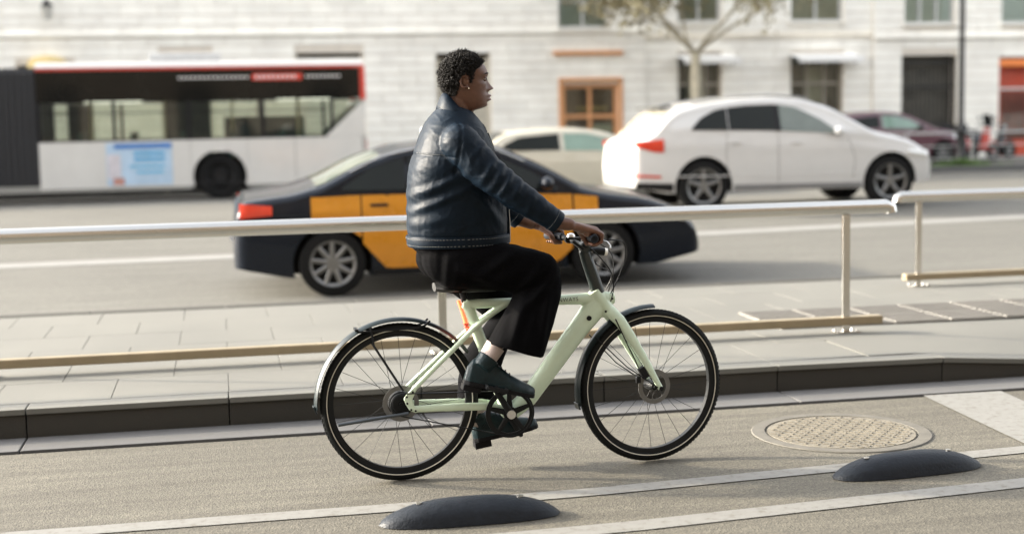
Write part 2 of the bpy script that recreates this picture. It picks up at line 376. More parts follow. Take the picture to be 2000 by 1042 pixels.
# ------------------------------------------------------------------ manhole
t = empty('manhole_cover', (2.90, 6.33, .002), .1, label='round tan cast manhole cover in the lane ahead of the bicycle', cat='manhole')
MH = mat('worn_cast_iron', (.150, .134, .103), .7, .1, .25, 9, .2, 60)
g = MB(); g.lathe([(.365, 0), (.365, .004), (.425, .004), (.43, 0)], (0, 0, 0), 'z', 64); g.build('ring_frame', mat('iron_ring', (.095, .088, .073), .8, 0, .25, 12), t)
g = MB(); g.lathe([(0, .003), (.352, .003), (.352, 0)], (0, 0, 0), 'z', 64); pl = g.build('cover_plate', MH, t)
g = MB()
for i in range(-8, 9):
    for j in range(-8, 9):
        x, y = i*.04, j*.04
        if x*x+y*y < .33**2: g.box((x, y, .0045), (.028, .012, .005), Matrix.Rotation(R(45 if (i+j) % 2 else -45), 3, 'Z'))
g.build('tread_pattern', MH, pl, kind='stuff')

# ------------------------------------------------------------------ far pavement
fp = empty('far_pavement', (0, 0, 0), kind='structure')
g = MB(); g.add([(-60, 33.52, .08), (90, 33.52, .08), (90, 40.4, .08), (-60, 40.4, .08)], [(0, 1, 2, 3)]); g.build('paving', PAVE, fp, smooth=0)
for i in range(-14, 44):
    g = MB(); g.box((i*1.2+.6, 33.45, -.02), (1.19, .16, .21)); g.build('kerb_stone', KERB if False else GUT, fp, bevel=.01)

# ------------------------------------------------------------------ buildings across the road
cube = MB(); cube.box((0, 0, 0), (1, 1, 1)); cubeme = cube.mesh('stone', 0, 0)
def cells(x0, x1, z0, z1, ops, fn):
    X = sorted({x0, x1, *[o[0] for o in ops], *[o[1] for o in ops]}); Z = sorted({z0, z1, *[o[2] for o in ops], *[o[3] for o in ops]})
    for a, b in zip(X, X[1:]):
        for c, d in zip(Z, Z[1:]):
            mx, mz = (a+b)/2, (c+d)/2
            if not any(o[0] < mx < o[1] and o[2] < mz < o[3] for o in ops): fn(a, b, c, d)
def building(x0, x1, ops, y, stone, label, top=13, cornices=()):
    t = empty('building', ((x0+x1)/2, y, .08), label=label, cat='building', group='stone buildings across the road')
    ox = (x0+x1)/2; g = MB()
    cells(x0, x1, .08, top, ops, lambda a, b, c, d: g.box(((a+b)/2-ox, .2, (c+d)/2-.08), (b-a, .4, d-c)))
    g.build('wall', RENDER_, t, smooth=0)
    H = .275; nz = int(5.3/H)
    for r in range(nz):
        za, zb = .08+r*H, .08+(r+1)*H
        # spans of this course free of openings
        blk = sorted([(o[0], o[1]) for o in ops if o[2] < zb-.02 and o[3] > za+.02]); cur = x0; spans = []
        for a, b in blk:
            if a-cur > .08: spans.append((cur, a))
            cur = max(cur, b)
        if x1-cur > .08: spans.append((cur, x1))
        for a, b in spans:
            if b < -7.5 or a > 27: continue
            a = max(a, -7.5); b = min(b, 27)
            m = max(1, round((b-a)/1.02)); off = .5 if r % 2 and m > 1 else 0
            cuts = [a]+[a+(b-a)*(k+ (0 if not off else -.5))/m for k in range(1, m+(1 if off else 0))]+[b]
            for p, q in zip(cuts, cuts[1:]):
                if q-p < .06: continue
                o = obj('stone', cubeme, stone, t); o.location = ((p+q)/2-ox, -.012+random.uniform(-.003, .003), (za+zb)/2-.08); o.scale = (q-p-.018, .05, H-.022)
    for z, h, pr in cornices:
        g = MB(); g.prism([(-.02, z-h/2), (-pr*.6, z-h/2), (-pr, z-h*.1), (-pr, z+h/2), (-.02, z+h/2)], x0-ox+.01, x1-ox-.01, 'yz'); g.build('cornice', stone, t, bevel=.01); 
    t['_ox'] = ox; return t
SHUT = mat('pale_blind', (.84, .81, .74), .7, 0, .08, 3)
LOUV = mat('louvre_paint', (.62, .58, .49), .6, 0, .1, 6)
OCHRE = mat('ochre_canvas', (.62, .48, .22), .8, 0, .12, 8)
ORANGE = mat('terracotta_paint', (.62, .30, .13), .55, 0, .12, 6)
REDP = mat('red_shop', (.50, .07, .03), .5, 0, .2, 5)
ORSIGN = mat('orange_sign', (.85, .24, .05), .45, 0, .1, 5)
WHITEC = mat('white_canvas', (.86, .85, .82), .8, 0, .05, 6)
WGLASS = glass('shop_glass', (.88, .92, .88), .10)
GREYG = mat('pale_shutter_grey', (.55, .55, .53), .5, 0, .1, 5)

def insert_blind(t, a, b, z0, z1, m=None, slit=.12, depth=.16, slats=False):
    ox = t['_ox']; w = b-a; cx = (a+b)/2-ox
    p = empty('window', (cx, 0, z0-.08)); p.parent = t
    g = MB(); g.box((0, .37, (z1-z0)/2), (w-.01, .02, z1-z0)); g.build('dark_reveal', DARKIN, p)
    if slats:
        n = int((z1-z0-slit)/.11)
        for k in range(n):
            g = MB(); g.box((0, depth, .06+k*.11), (w-.14, .05, .085), Matrix.Rotation(R(28), 3, 'X')); g.build('slat', m or LOUV, p)
    else:
        n = int((z1-z0-slit)/.22)
        for k in range(n):
            g = MB(); g.box((0, depth, .11+k*(z1-z0-slit)/n), (w-.14, .03, (z1-z0-slit)/n-.012)); g.build('shutter_panel', m or SHUT, p)
    for s in (-1, 1):
        g = MB(); g.box((s*(w/2-.035), depth, (z1-z0)/2), (.068, .08, z1-z0-.01)); g.build('frame', m or SHUT, p)
    g = MB(); g.box((0, -.06, -.035), (w+.24, .16, .06)); g.build('sill', STONE, p, bevel=.01)
    return p
def insert_glazed(t, a, b, z0, z1, frame, cols=2, rows=2, back=DARKIN, depth=.14, fw_=.07):
    ox = t['_ox']; w = b-a; h = z1-z0; p = empty('window', ((a+b)/2-ox, 0, z0-.08)); p.parent = t
    g = MB(); g.box((0, .375 if back is DARKIN or 'room' in back.name else depth+.07, h/2), (w-.01, .02, h)); g.build('room', back, p)
    for s in (-1, 1):
        g = MB(); g.box((s*(w/2-fw_/2), depth, h/2), (fw_, .09, h-.01)); g.build('frame', frame, p)
    for z in [fw_/2]+[h*k/rows for k in range(1, rows)]+[h-fw_/2]:
        g = MB(); g.box((0, depth+.002, z), (w-2*fw_, .085, fw_)); g.build('frame', frame, p)
    for k in range(1, cols):
        g = MB(); g.box((-w/2+w*k/cols, depth+.001, h/2), (fw_*.8, .08, h-2*fw_)); g.build('mullion', frame, p)
    for k in range(cols):
        for r in range(rows):
            g = MB(); g.box((-w/2+w*(k+.5)/cols, depth+.03, h*(r+.5)/rows), (w/cols-fw_, .006, h/rows-fw_)); g.build('pane', WGLASS, p)
    g = MB(); g.box((0, -.06, -.035), (w+.2, .16, .06)); g.build('sill', STONE, p, bevel=.01)
    return p
def awning(t, a, b, z, m, out=.9, drop=.22):
    ox = t['_ox']; w = b-a
    p = empty('awning', ((a+b)/2-ox, 0, z-.08)); p.parent = t
    g = MB(); g.sheet(lambda u, v: (-w/2+w*u, -.04-out*v, -drop*v-.03*math.sin(math.pi*v)), 8, 6, .012, (0, 0, 1)); g.build('canvas', m, p)
    g = MB(); g.sheet(lambda u, v: (-w/2+w*u, -.045-out, -drop-.012-.13*v-.015*abs(math.sin(u*math.pi*9))*v), 54, 2, .006, (0, -1, 0)); g.build('valance', m, p)
    for s in (-1, 1):
        g = MB(); g.tube([(s*(w/2-.03), -.03, -.3), (s*(w/2-.03), -out-.02, -drop-.03)], .014, 6); g.build('arm', BLACKP, p)

# left building: pale, with shuttered bays and the terracotta shop
opsL = [(-5.2, -3.7, .35, 3.20), (-1.5, -.07, .35, 3.46), (2.14, 4.04, .35, 3.44), (6.06, 7.63, .35, 3.40), (9.71, 11.39, .62, 2.47), (9.63, 11.14, 4.06, 5.6), (-1.5, -.07, 5.4, 7.2), (2.3, 3.9, 5.4, 7.2), (6.06, 7.63, 5.4, 7.2), (-9, -7.6, .35, 3.4), (-13, -11.6, .35, 3.4)]
bL = building(-16, 12.2, opsL, 40, STONE, 'long white stone building behind the bus and cyclist', cornices=[(3.86, .12, .12)])
for o in opsL[:3]+opsL[9:]: insert_blind(bL, *o)
insert_blind(bL, *opsL[3], m=LOUV, slats=True)
shop = insert_glazed(bL, *opsL[4], ORANGE, 2, 2, mat('shop_room', (.30, .17, .08), .8, 0, .4, 3), fw_=.11)
for k, (dx, z, w, h, c) in enumerate([(-.45, .5, .5, .55, (.10, .04, .02)), (.35, .45, .75, .5, (.75, .72, .55)), (.1, 1.15, .9, .12, (.9, .55, .2)), (.5, .2, .4, .3, (.35, .5, .25)), (-.1, .25, .3, .35, (.7, .55, .4))]):
    g = MB(); g.box((dx, .29-.02*k, z), (w, .05, h)); g.build('display_board', mat('display%d' % k, c, .6, 0, .2, 8), shop, bevel=.01)
for o in opsL[5:9]: insert_glazed(bL, *o, GREYG, 2, 2, mat('pale_curtain', (.85, .86, .82), .8, 0, .1, 5), .18)
g = MB(); g.box((10.48-bL['_ox'], -.08, 3.27), (2.05, .10, .13)); g.build('shop_fascia', ORANGE, bL, bevel=.01)
for k, (s, zz) in enumerate(((9.66, 2.6), (11.44, 2.6))):
    g = MB(); g.box((s-bL['_ox'], -.052, 1.45), (.12, .05, 2.0)); g.build('shop_surround', ORANGE, bL, bevel=.01)
g = MB(); g.box((10.55-bL['_ox'], -.053, 2.52), (1.9, .05, .11)); g.build('shop_surround', ORANGE, bL, bevel=.01)
# rounded ochre canopy over the first bay
g = MB(); g.grid(lambda u, v: (-4.40+.50*math.cos(math.pi*u)-bL['_ox'], -.03-.62*math.sin(math.pi*u)*math.sin(math.pi/2*v), 3.03+.34*math.cos(math.pi/2*v)*(.4+.6*math.sin(math.pi*u))), 24, 8); g.build('round_canopy', OCHRE, bL, smooth=60, fix=False)
# hanging wall lantern
t = empty('wall_lantern', (-4.29, 39.6, 4.34), label='grey lantern hanging from the facade at upper left', cat='lantern')
g = MB(); g.lathe([(0, 0), (.10, .02), (.15, .32), (.12, .36)], (0, 0, 0), 'z', 8); g.build('glass_body', mat('lantern_glass', (.45, .44, .40), .3, 0, .1, 9), t)
g = MB(); g.lathe([(.17, .36), (.06, .50), (0, .54)], (0, 0, 0), 'z', 8); g.build('cap', BLACKP, t)
g = MB(); g.tube([(0, 0, .52), (0, 0, .80), (0, .36, .86)], .018, 8); g.build('bracket', BLACKP, t)

# centre building
opsC = [(13.2, 14.55, .62, 3.31), (16.7, 18.37, .62, 3.27), (13.2, 14.55, 4.2, 6), (16.7, 18.37, 4.2, 6)]
bC = building(12.2, 19.3, opsC, 40.05, STONE2, 'tan stone building above the white car', cornices=[(3.72, .12, .12)])
for o in opsC[:2]:
    p = insert_glazed(bC, *o, mat('grey_joinery', (.30, .27, .22), .5, 0, .1, 6), 3, 3, DARKIN)
    g = MB(); g.box((0, .30, 1.2), (.62, .03, 2.2)); g.build('curtain', mat('tan_curtain', (.62, .55, .44), .8, 0, .15, 5), p)
    awning(bC, o[0]-.05, o[1]+.35, 3.26, WHITEC, .7, .12)
for o in opsC[2:]: insert_glazed(bC, *o, GREYG, 2, 2, MATS['tan_curtain'])
# right building: iron gate, rusticated pier, red shop
opsR = [(20.22, 22.04, .08, 3.18), (23.44, 26.6, .08, 3.09), (20.3, 21.96, 4.1, 5.9), (23.5, 26.5, 4.1, 5.9)]
bR = building(19.3, 40, opsR, 39.97, STONE, 'pale stone building with an iron gate and a red shop', cornices=[(3.61, .14, .14)])
ox = bR['_ox']
p = empty('iron_gate', (21.13-ox, .12, 0)); p.parent = bR
g = MB(); g.box((0, .26, 1.55), (1.81, .02, 3.1)); g.build('dark_hall', mat('hall_wall', (.10, .092, .075), .8, 0, .4, 2), p)
for k in range(13):
    g = MB(); g.tube([(-.84+.14*k, 0, .02), (-.84+.14*k, 0, 2.9)], .014, 6); g.build('bar', BLACKP, p)
for z in (.12, 1.0, 2.15, 2.9):
    g = MB(); g.box((0, 0, z), (1.78, .04, .06)); g.build('cross_rail', BLACKP, p)
for s in (-1, 1):
    g = MB(); g.box((s*.87, .01, 1.53), (.07, .06, 3.05)); g.build('frame', BLACKP, p)
g = MB(); g.box((.0, -.035, .55), (1.6, .012, .8)); g.build('kick_panel', mat('bronze_panel', (.12, .10, .07), .5, .4, .2, 5), p)
p = empty('red_shopfront', (25.02-ox, .1, 0)); p.parent = bR
g = MB(); g.box((0, .28, 1.5), (3.15, .02, 3.0)); g.build('back_wall', REDP, p)
g = MB(); g.box((0, -.02, 2.84), (3.14, .1, .22)); g.build('sign_band', ORSIGN, p, bevel=.01)
g = MB(); g.box((0, -.03, 2.05), (3.14, .08, .07)); g.build('transom', mat('pale_rail', (.6, .58, .55), .4), p, bevel=.01)
for k in range(4):
    g = MB(); g.box((-1.53+1.02*k, 0, 1.37), (.07, .07, 2.7)); g.build('mullion', REDP, p)
for k in range(3):
    g = MB(); g.box((-1.02+1.02*k, .02, 1.0), (.94, .006, 1.95)); g.build('pane', WGLASS, p)
g = MB(); g.box((0, .0, .25), (3.1, .05, .48)); g.build('stall_riser', REDP, p)
for o in opsR[2:]: insert_glazed(bR, *o, GREYG, 3, 2, MATS['pale_curtain'])
# farther block to the left, continuing the terrace
bW = building(-44, -16, [(-20, -18.5, .35, 3.4), (-26, -24.5, .35, 3.4)], 40.1, STONE, 'plain white building at the far left end of the terrace')

# dark terrace added behind the camera, unseen, to shade the surfaces facing it
bS = empty('building', (0, -7, 0), label='dark terrace added outside the frame, behind the photographer, to shade the near side', cat='building')
g = MB(); g.box((2, -4, 8), (90, 8, 16.6)); g.build('wall', mat('shade_terrace_stone', (.13, .105, .08), .85, 0, .3, .6), bS)
for i in range(14):
    for j in range(4):
        g = MB(); g.box((-37+6*i, .02, 2.2+3.9*j), (1.6, .08, 2.4)); g.build('window', BLACKP, bS)

# ------------------------------------------------------------------ bicycle (x forward, y away from the camera, origin under the rear axle)
BK = Vector((.714, 6.01, 0))
MINT = mat('mint_paint', (.56, .68, .53), .42, 0, .03, 20, coat=.35)
BLK = mat('satin_black', (.008, .009, .010), .42, 0, .2, 30, spec=.18)
TYRE = mat('tyre_rubber', (.009, .010, .010), .65, 0, .2, 60, .2, 150, spec=.12)
FEND = mat('fender_black', (.006, .012, .014), .34, 0, .15, 12, spec=.3)
ALU = mat('aluminium', (.60, .60, .60), .3, 1, .08, 40)
STRIPE = mat('reflective_stripe', (.50, .48, .41), .4, 0, .05, 40)
bike = empty('bicycle', BK, label='mint green electric city bicycle with black fenders ridden along the lane', cat='bicycle')
RA, FA, WR = (.004, 0, .345), (1.142, 0, .347), .3425
STEER = Matrix.Translation((.905, 0, 0)) @ Matrix.Rotation(R(8), 4, 'Z') @ Matrix.Translation((-.905, 0, 0))
def steer(mb):
    mb.v = [tuple(STEER @ Vector(p)) for p in mb.v]; return mb
def ident(mb): return mb
def wheel(A, fx, front):
    ax, ay, az = A
    g = MB(); prof = [(.286, -.012), (.292, -.0145), (.312, -.0145), (.316, -.011), (.316, .011), (.312, .0145), (.292, .0145), (.286, .012), (.286, -.012)]
    g.lathe(prof, A, 'y', 72); w = fx(g).build('wheel', mat('rim_black', (.008, .009, .01), .4, 0, .1, 30, spec=.2), bike, smooth=40)
    g = MB(); n = 96; m = 14
    def P(u, v):
        a = 2*math.pi*u; b = 2*math.pi*v; t = (.0215, .0205); rr = .3205+t[0]*math.cos(b)
        return (ax+rr*math.cos(a), t[1]*math.sin(b), az+rr*math.sin(a))
    g.grid(P, n, m)
    for k in range(110):                                   # tread blocks
        a = 2*math.pi*k/110
        for s in (-1, 0, 1):
            aa = a+(.5 if s == 0 else 0)*2*math.pi/110; c, d = math.cos(aa), math.sin(aa); r0 = .3418-(.0022 if s else 0)
            g.box((ax+r0*c, s*.0095, az+r0*d), (.0022, .007, .012), Matrix(((c, 0, -d), (0, 1, 0), (d, 0, c))).to_3x3())
    fx(g).build('tyre', TYRE, w, smooth=45, fix=False)
    for s in (-1, 1):
        g = MB(); g.lathe([(.3125, s*.0192), (.3165, s*.0206)], A, 'y', 96); fx(g).build('reflective_stripe', STRIPE, w, fix=False)
    hr, hw = (.022, .045) if front else (.052, .05)
    g = MB(); g.lathe([(0, -hw-.012), (.008, -hw-.012), (.008, -hw), (hr*.7, -hw), (hr, -hw+.012), (hr, hw-.012), (hr*.7, hw), (.008, hw), (.008, hw+.012), (0, hw+.012)], A, 'y', 32); fx(g).build('hub', BLK, w)
    ns = 24
    for k in range(ns):
        a = 2*math.pi*k/ns; a2 = a+(.35 if k % 2 else -.35); s = 1 if (k//2) % 2 else -1
        p0 = (ax+hr*math.cos(a2), s*hw*.75, az+hr*math.sin(a2)); p1 = (ax+.29*math.cos(a), s*.003, az+.29*math.sin(a))
        g = MB(); g.tube([p0, p1], .0011, 5); fx(g).build('spoke', mat('spoke_black', (.02, .02, .02), .5, 0, .05, 30, spec=.2), w)
    for s in ((1,) if front else (1,)):
        g = MB(); g.lathe([(.058, -.038*1), (.078, -.038), (.078, -.036), (.058, -.036), (.058, -.038)], A, 'y', 40); fx(g).build('brake_disc', mat('disc_steel', (.16, .16, .155), .4, .6, .1, 30), w)
    return w
wheel(RA, ident, False); wheel(FA, steer, True)
# frame: welded tubes as one skin
g = MB()
g.tube([(.288, 0, .754), (.50, 0, .754), (.75, 0, .754), (.93, 0, .755)], [(.021, .021), (.020, .022), (.023, .022), (.029, .026)], 16, up=(0, 0, 1))
g.tube([(.905, 0, .748), (.967, 0, .754)], [(.034, .024), (.026, .018)], 14, up=(0, 0, 1))
g.tube([(.872, 0, .792), (.945, 0, .682)], .034, 18)
g.tube([(.895, 0, .735), (.80, 0, .622), (.568, 0, .328), (.485, 0, .262)], [(.056, .030), (.046, .033), (.041, .034), (.036, .036)], 16, up=(-.65, 0, .76))
g.tube([(.302, 0, .765), (.377, 0, .557), (.473, 0, .285)], [(.027, .021), (.026, .021), (.030, .028)], 14, up=(1, 0, .3))
g.tube([(.292, 0, .735), (.318, 0, .77)], [(.02, .02), (.025, .021)], 12)
for s in (-1, 1):
    g.tube([(.485, s*.012, .754), (.40, s*.018, .702), (.322, s*.030, .645), (.19, s*.046, .527), (.055, s*.062, .405)], [.0125, .0125, .0125, .0118, .0115], 12)
    g.tube([(.47, s*.034, .288), (.37, s*.044, .312), (.24, s*.054, .318), (.06, s*.062, .322)], [(.018, .012), (.0185, .011), (.018, .010), (.016, .008)], 12, up=(0, 0, 1))
    g.prism([(.052, .415), (.028, .392), (.012, .372), (.02, .345), (.036, .318), (.064, .306), (.075, .318), (.056, .34), (.05, .365), (.062, .39), (.068, .405)], s*.066-.006, s*.066+.006)
g.lathe([(0, -.048), (.034, -.048), (.034, .048), (0, .048)], (.473, 0, .28), 'y', 24)
fr = remeshed(g, 'frame', .0042, 3); fr.data.materials.clear(); fr.data.materials.append(MINT); fr.parent = bike
# frame details
def disc(name, x, z, y, r, m, parent, fx=ident, n=14):
    g = MB(); g.lathe([(0, -.0025), (r, -.0025), (r, .0025), (0, .0025)], (x, y, z), 'y', n); return fx(g).build(name, m, parent)
disc('frame_plug', .842, .672, -.0335, .011, BLK, fr); disc('bolt', .952, .752, -.0205, .0045, BLK, fr); disc('bolt', .918, .698, -.0305, .005, BLK, fr)
for x, z in ((.052, .398), (.026, .378), (.027, .350), (.043, .322), (.062, .316)): disc('bolt', x, z, -.0728, .0045, BLK, fr)
# lettering on the top tube
cu = bpy.data.curves.new('lettering', 'FONT'); cu.body = 'TENWAYS'; cu.size = .0265; cu.extrude = .0004; cu.space_character = 1.12; cu.offset = -.0001
to = bpy.data.objects.new('lettering', cu); C.objects.link(to); evaluated_me = None
bpy.context.view_layer.update(); me = bpy.data.meshes.new_from_object(to.evaluated_get(bpy.context.evaluated_depsgraph_get()))
bpy.data.objects.remove(to)
xs_ = [v.co.x for v in me.vertices]; wd = max(xs_)-min(xs_); sc = .117/wd
for v in me.vertices: v.co = Vector((.679+(v.co.x-min(xs_))*sc, -.0232, .7475+v.co.y*.95)) if True else v.co
for v in me.vertices: v.co.z += (v.co.x-.68)*.02; v.co.y -= (v.co.x-.68)*.008
obj('lettering', me, mat('letter_dark', (.02, .025, .02), .4), fr)
# tail lamp in the seat tube
g = MB(); g.tube([(.270, 0, .772), (.285, 0, .725), (.300, 0, .672)], [(.008, .011)]*3, 10, up=(1, 0, .3)); g.build('tail_lamp', mat('tail_red', (.85, .13, .05), .4, emis=.35, var=0), bike)
g = MB()
for k in range(3): g.box((.300+.004*k, 0, .668-.012*k), (.018, .03, .008), Matrix.Rotation(.3, 3, 'Y'))
g.build('reflector', mat('reflector_red', (.7, .07, .03), .3), bike)
# seat post and saddle
g = MB(); g.tube([(.303, 0, .75), (.288, 0, .815)], .0155, 14); g.build('seat_post', BLK, bike)
g = MB()
def sad(u, v):
    x = .165+.27*u; w = lerp(u, [0, .15, .35, .6, 1], [.055, .078, .066, .034, .020]); a = math.pi*2*v
    return (x, w*math.cos(a), .822+.020*math.sin(a)*(1 if math.sin(a) > 0 else .9)+.012*(1-u)**3)
g.grid(sad, 20, 20); g.add([sad(0, k/20) for k in range(20)], [tuple(range(20))]); g.add([sad(1, k/20) for k in range(20)], [tuple(range(20))]); g.build('saddle', mat('saddle_vinyl', (.015, .015, .015), .5, 0, .2, 30), bike, smooth=60)
# fork, steered a little to the left
g = MB()
g.tube([(.925, 0, .712), (.955, 0, .675)], .034, 16)
for s in (-1, 1):
    g.tube([(.935, s*.02, .700), (.975, s*.045, .655), (1.022, s*.05, .585), (1.10, s*.052, .455), (1.165, s*.056, .338)], [(.030, .018), (.027, .015), (.024, .013), (.019, .011), (.013, .009)], 14, up=(.85, 0, .5))
steer(g); fk = remeshed(g, 'fork', .0042, 3); fk.data.materials.clear(); fk.data.materials.append(MINT); fk.parent = bike
disc('axle_nut', 1.163, .34, -.068, .010, BLK, fk, steer)
# brake caliper and hose on the fork
g = MB(); g.box((1.085, -.045, .415), (.03, .028, .055), Matrix.Rotation(R(-30), 3, 'Y')); g.box((1.06, -.045, .385), (.022, .02, .03)); steer(g).build('brake_caliper', BLK, fk, bevel=.005)
g = MB(); g.tube([(.95, -.055, .665), (1.0, -.068, .55), (1.035, -.068, .48), (1.06, -.06, .43)], .0028, 6); steer(g).build('brake_hose', BLK, fk)
# mudguards
def fender(A, r, a0, a1, fx, name):
    def P(u, v):
        a = R(a0+(a1-a0)*u); b = (v-.5)*2; rr = r-.012*b*b
        return (A[0]+rr*math.cos(a), .030*b, A[2]+rr*math.sin(a))
    g = MB(); vs = []; nu, nv = 48, 8
    g.grid(P, nu, nv)
    def Q(u, v):
        p = P(u, v); d = Vector((p[0]-A[0], 0, p[2]-A[2])).normalized()*.0025; return (p[0]-d.x, p[1], p[2]-d.z)
    g.grid(Q, nu, nv, flip=True)
    return fx(g).build(name, FEND, bike, smooth=70, fix=False)
rf = fender(RA, .368, 34, 182, ident, 'rear_fender'); ff = fender(FA, .366, 88, 190, steer, 'front_fender')
g = MB(); g.box((-.36, 0, .332), (.006, .05, .035), Matrix.Rotation(R(-25), 3, 'Y')); g.build('mud_flap', FEND, rf, bevel=.002)
g = MB(); g.box((.785, 0, .283), (.006, .05, .03), Matrix.Rotation(R(-20), 3, 'Y')); steer(g).build('mud_flap', FEND, ff, bevel=.002)
for s in (-1, 1):
    g = MB(); g.tube([(-.115, s*.031, .690-.012), (-.105, s*.045, .60), (.012, s*.074, .405)], [.0045, .005, .005], 8); g.build('fender_stay', BLK, rf)
    g = MB(); g.tube([(-.176, s*.034, .668), (-.165, s*.034, .660), (.0, s*.034, .664), (.09, s*.034, .668), (.118, s*.034, .676), (.140, s*.034, .695)], [(.0045, .003)]*6, 8, up=(0, 0, 1)); g.build('rack_rail', BLK, rf)
    g = MB(); g.tube([(.86, s*.032, .59), (1.0, s*.058, .45), (1.15, s*.06, .345)], .0026, 6); steer(g).build('fender_stay', BLK, ff)
g = MB(); g.box((-.176, 0, .668), (.014, .075, .010)); g.build('rack_bar', BLK, rf, bevel=.002)
# kickstand folded back
g = MB(); g.tube([(.03, -.078, .308), (-.06, -.083, .300), (-.27, -.088, .278)], [.008, .0075, .007], 10); g.build('kickstand', mat('kickstand_grey', (.06, .07, .08), .35, .5, .1, 20), bike)
# drivetrain
g = MB(); R1, R2, cx, cz = .048, .098, .473, .28; pts = []
d = math.atan2(cz-RA[2], cx-RA[0]); D = math.hypot(cx-RA[0], cz-RA[2]); off = math.asin((R2-R1)/D)
for k in range(17): a = d+math.pi/2+off+(math.pi-2*off)*k/16; pts.append((RA[0]+R1*math.cos(a), -.071, RA[2]+R1*math.sin(a)))
for k in range(25): a = d-math.pi/2-off+(math.pi+2*off)*k/24; pts.append((cx+R2*math.cos(a), -.071, cz+R2*math.sin(a)))
g.tube(pts, [(.0028, .006)]*len(pts), 8, closed=True); g.build('belt', BLK, bike)
g = MB(); g.lathe([(.086, -.003), (.107, -.003), (.107, .003), (.086, .003), (.086, -.003)], (cx, -.070, cz), 'y', 56)
for k in range(5):
    a = R(72*k+20); g.tube([(cx+.02*math.cos(a), -.070, cz+.02*math.sin(a)), (cx+.09*math.cos(a), -.070, cz+.09*math.sin(a))], [(.004, .014), (.004, .009)], 8, up=(0, 1, 0))
g.lathe([(0, -.006), (.03, -.006), (.03, .006), (0, .006)], (cx, -.070, cz), 'y', 24); g.build('chainring', BLK, bike)
PEDN, PEDF = Vector((.392, -.15, .415)), Vector((.552, .15, .146))
for s, ped, y in ((-1, PEDN, -.092), (1, PEDF, .085)):
    g = MB(); g.tube([(cx, y, cz), (cx+(ped.x-cx)*.5, y, cz+(ped.z-cz)*.5), (ped.x, y, ped.z)], [(.016, .009), (.013, .008), (.012, .008)], 12, up=(0, 0, 1) if False else (1, 0, .3)); ck = g.build('crank', BLK, bike, bevel=0)
    g = MB(); g.lathe([(0, -.012), (.019, -.012), (.019, .004), (0, .004)], (cx, y, cz), 'y', 20); g.build('crank_bolt', ALU, ck)
    rot = Matrix.Rotation(R(14 if s < 0 else -14), 3, 'Y'); g = MB()
    for e in (-1, 1):
        g.box(ped+rot @ Vector((e*.042, s*.03, 0)), (.010, .085, .018), rot); g.box(ped+rot @ Vector((0, s*.03+e*.04, 0)), (.085, .010, .018), rot)
    g.tube([(ped.x, y, ped.z), (ped.x, ped.y+s*.07, ped.z)], .010, 12); g.build('pedal', BLK, bike, bevel=.002)
# stem, handlebar, grips
g = MB(); g.tube([(.893, 0, .775), (.872, 0, .845), (.845, 0, .925), (.832, 0, .968)], [.031, .0285, .027, .026], 18); g.tube([(.832, -.028, .985), (.832, .028, .982)], .023, 16); g.tube([(.835, 0, .955), (.832, 0, .985)], .025, 14)
st = remeshed(g, 'stem', .004, 3); st.data.materials.clear(); st.data.materials.append(mat('stem_black', (.014, .02, .02), .33, 0, .1, 20)); st.parent = bike
BAR = [(.797, -.315, 1.043), (.803, -.24, 1.043), (.812, -.17, 1.037), (.832, -.08, 1.005), (.835, 0, .985), (.822, .08, .993), (.778, .17, 1.015), (.752, .24, 1.016), (.738, .315, 1.012)]
g = MB(); g.tube(BAR, .0112, 14); hb = g.build('handlebar', BLK, bike)
for a, b in ((0, 2), (6, 8)):
    g = MB(); P0, P1, P2 = [Vector(BAR[k]) for k in (a, a+1, b)]; g.tube([P0, P0.lerp(P1, .04), P1, P2.lerp(P1, .04), P2], [.0155, .0175, .0165, .0175, .0155], 18); gp = g.build('grip', RUBBER, hb)
# display and brake levers
g = MB(); rot = Matrix.Rotation(R(38), 3, 'Y'); g.box((.792, -.035, .995), (.062, .04, .012), rot); dp = g.build('display', BLK, hb, bevel=.003)
g = MB(); g.box(Vector((.792, -.035, .995))+rot @ Vector((0, 0, .0068)), (.052, .033, .001), rot); g.build('screen', mat('screen_glass', (.03, .035, .04), .08, 0, .1, 5), dp)
for s, P in ((-1, Vector((.822, -.135, 1.026))), (1, Vector((.795, .135, 1.008)))):
    g = MB(); g.tube([P+Vector((0, -s*.02, 0)), P+Vector((0, s*.012, 0))], .019, 14); g.box(P+Vector((.032, 0, -.004)), (.045, .03, .022)); lv = g.build('brake_lever', BLK, hb, bevel=.003)
    g = MB(); g.tube([P+Vector((.05, 0, -.006)), P+Vector((.068, s*.04, -.012)), P+Vector((.062, s*.11, -.022)), P+Vector((.05, s*.15, -.03))], [(.006, .004)]*4, 8); g.build('lever_blade', mat('lever_silver', (.35, .35, .34), .3, .8, .1, 20), lv)
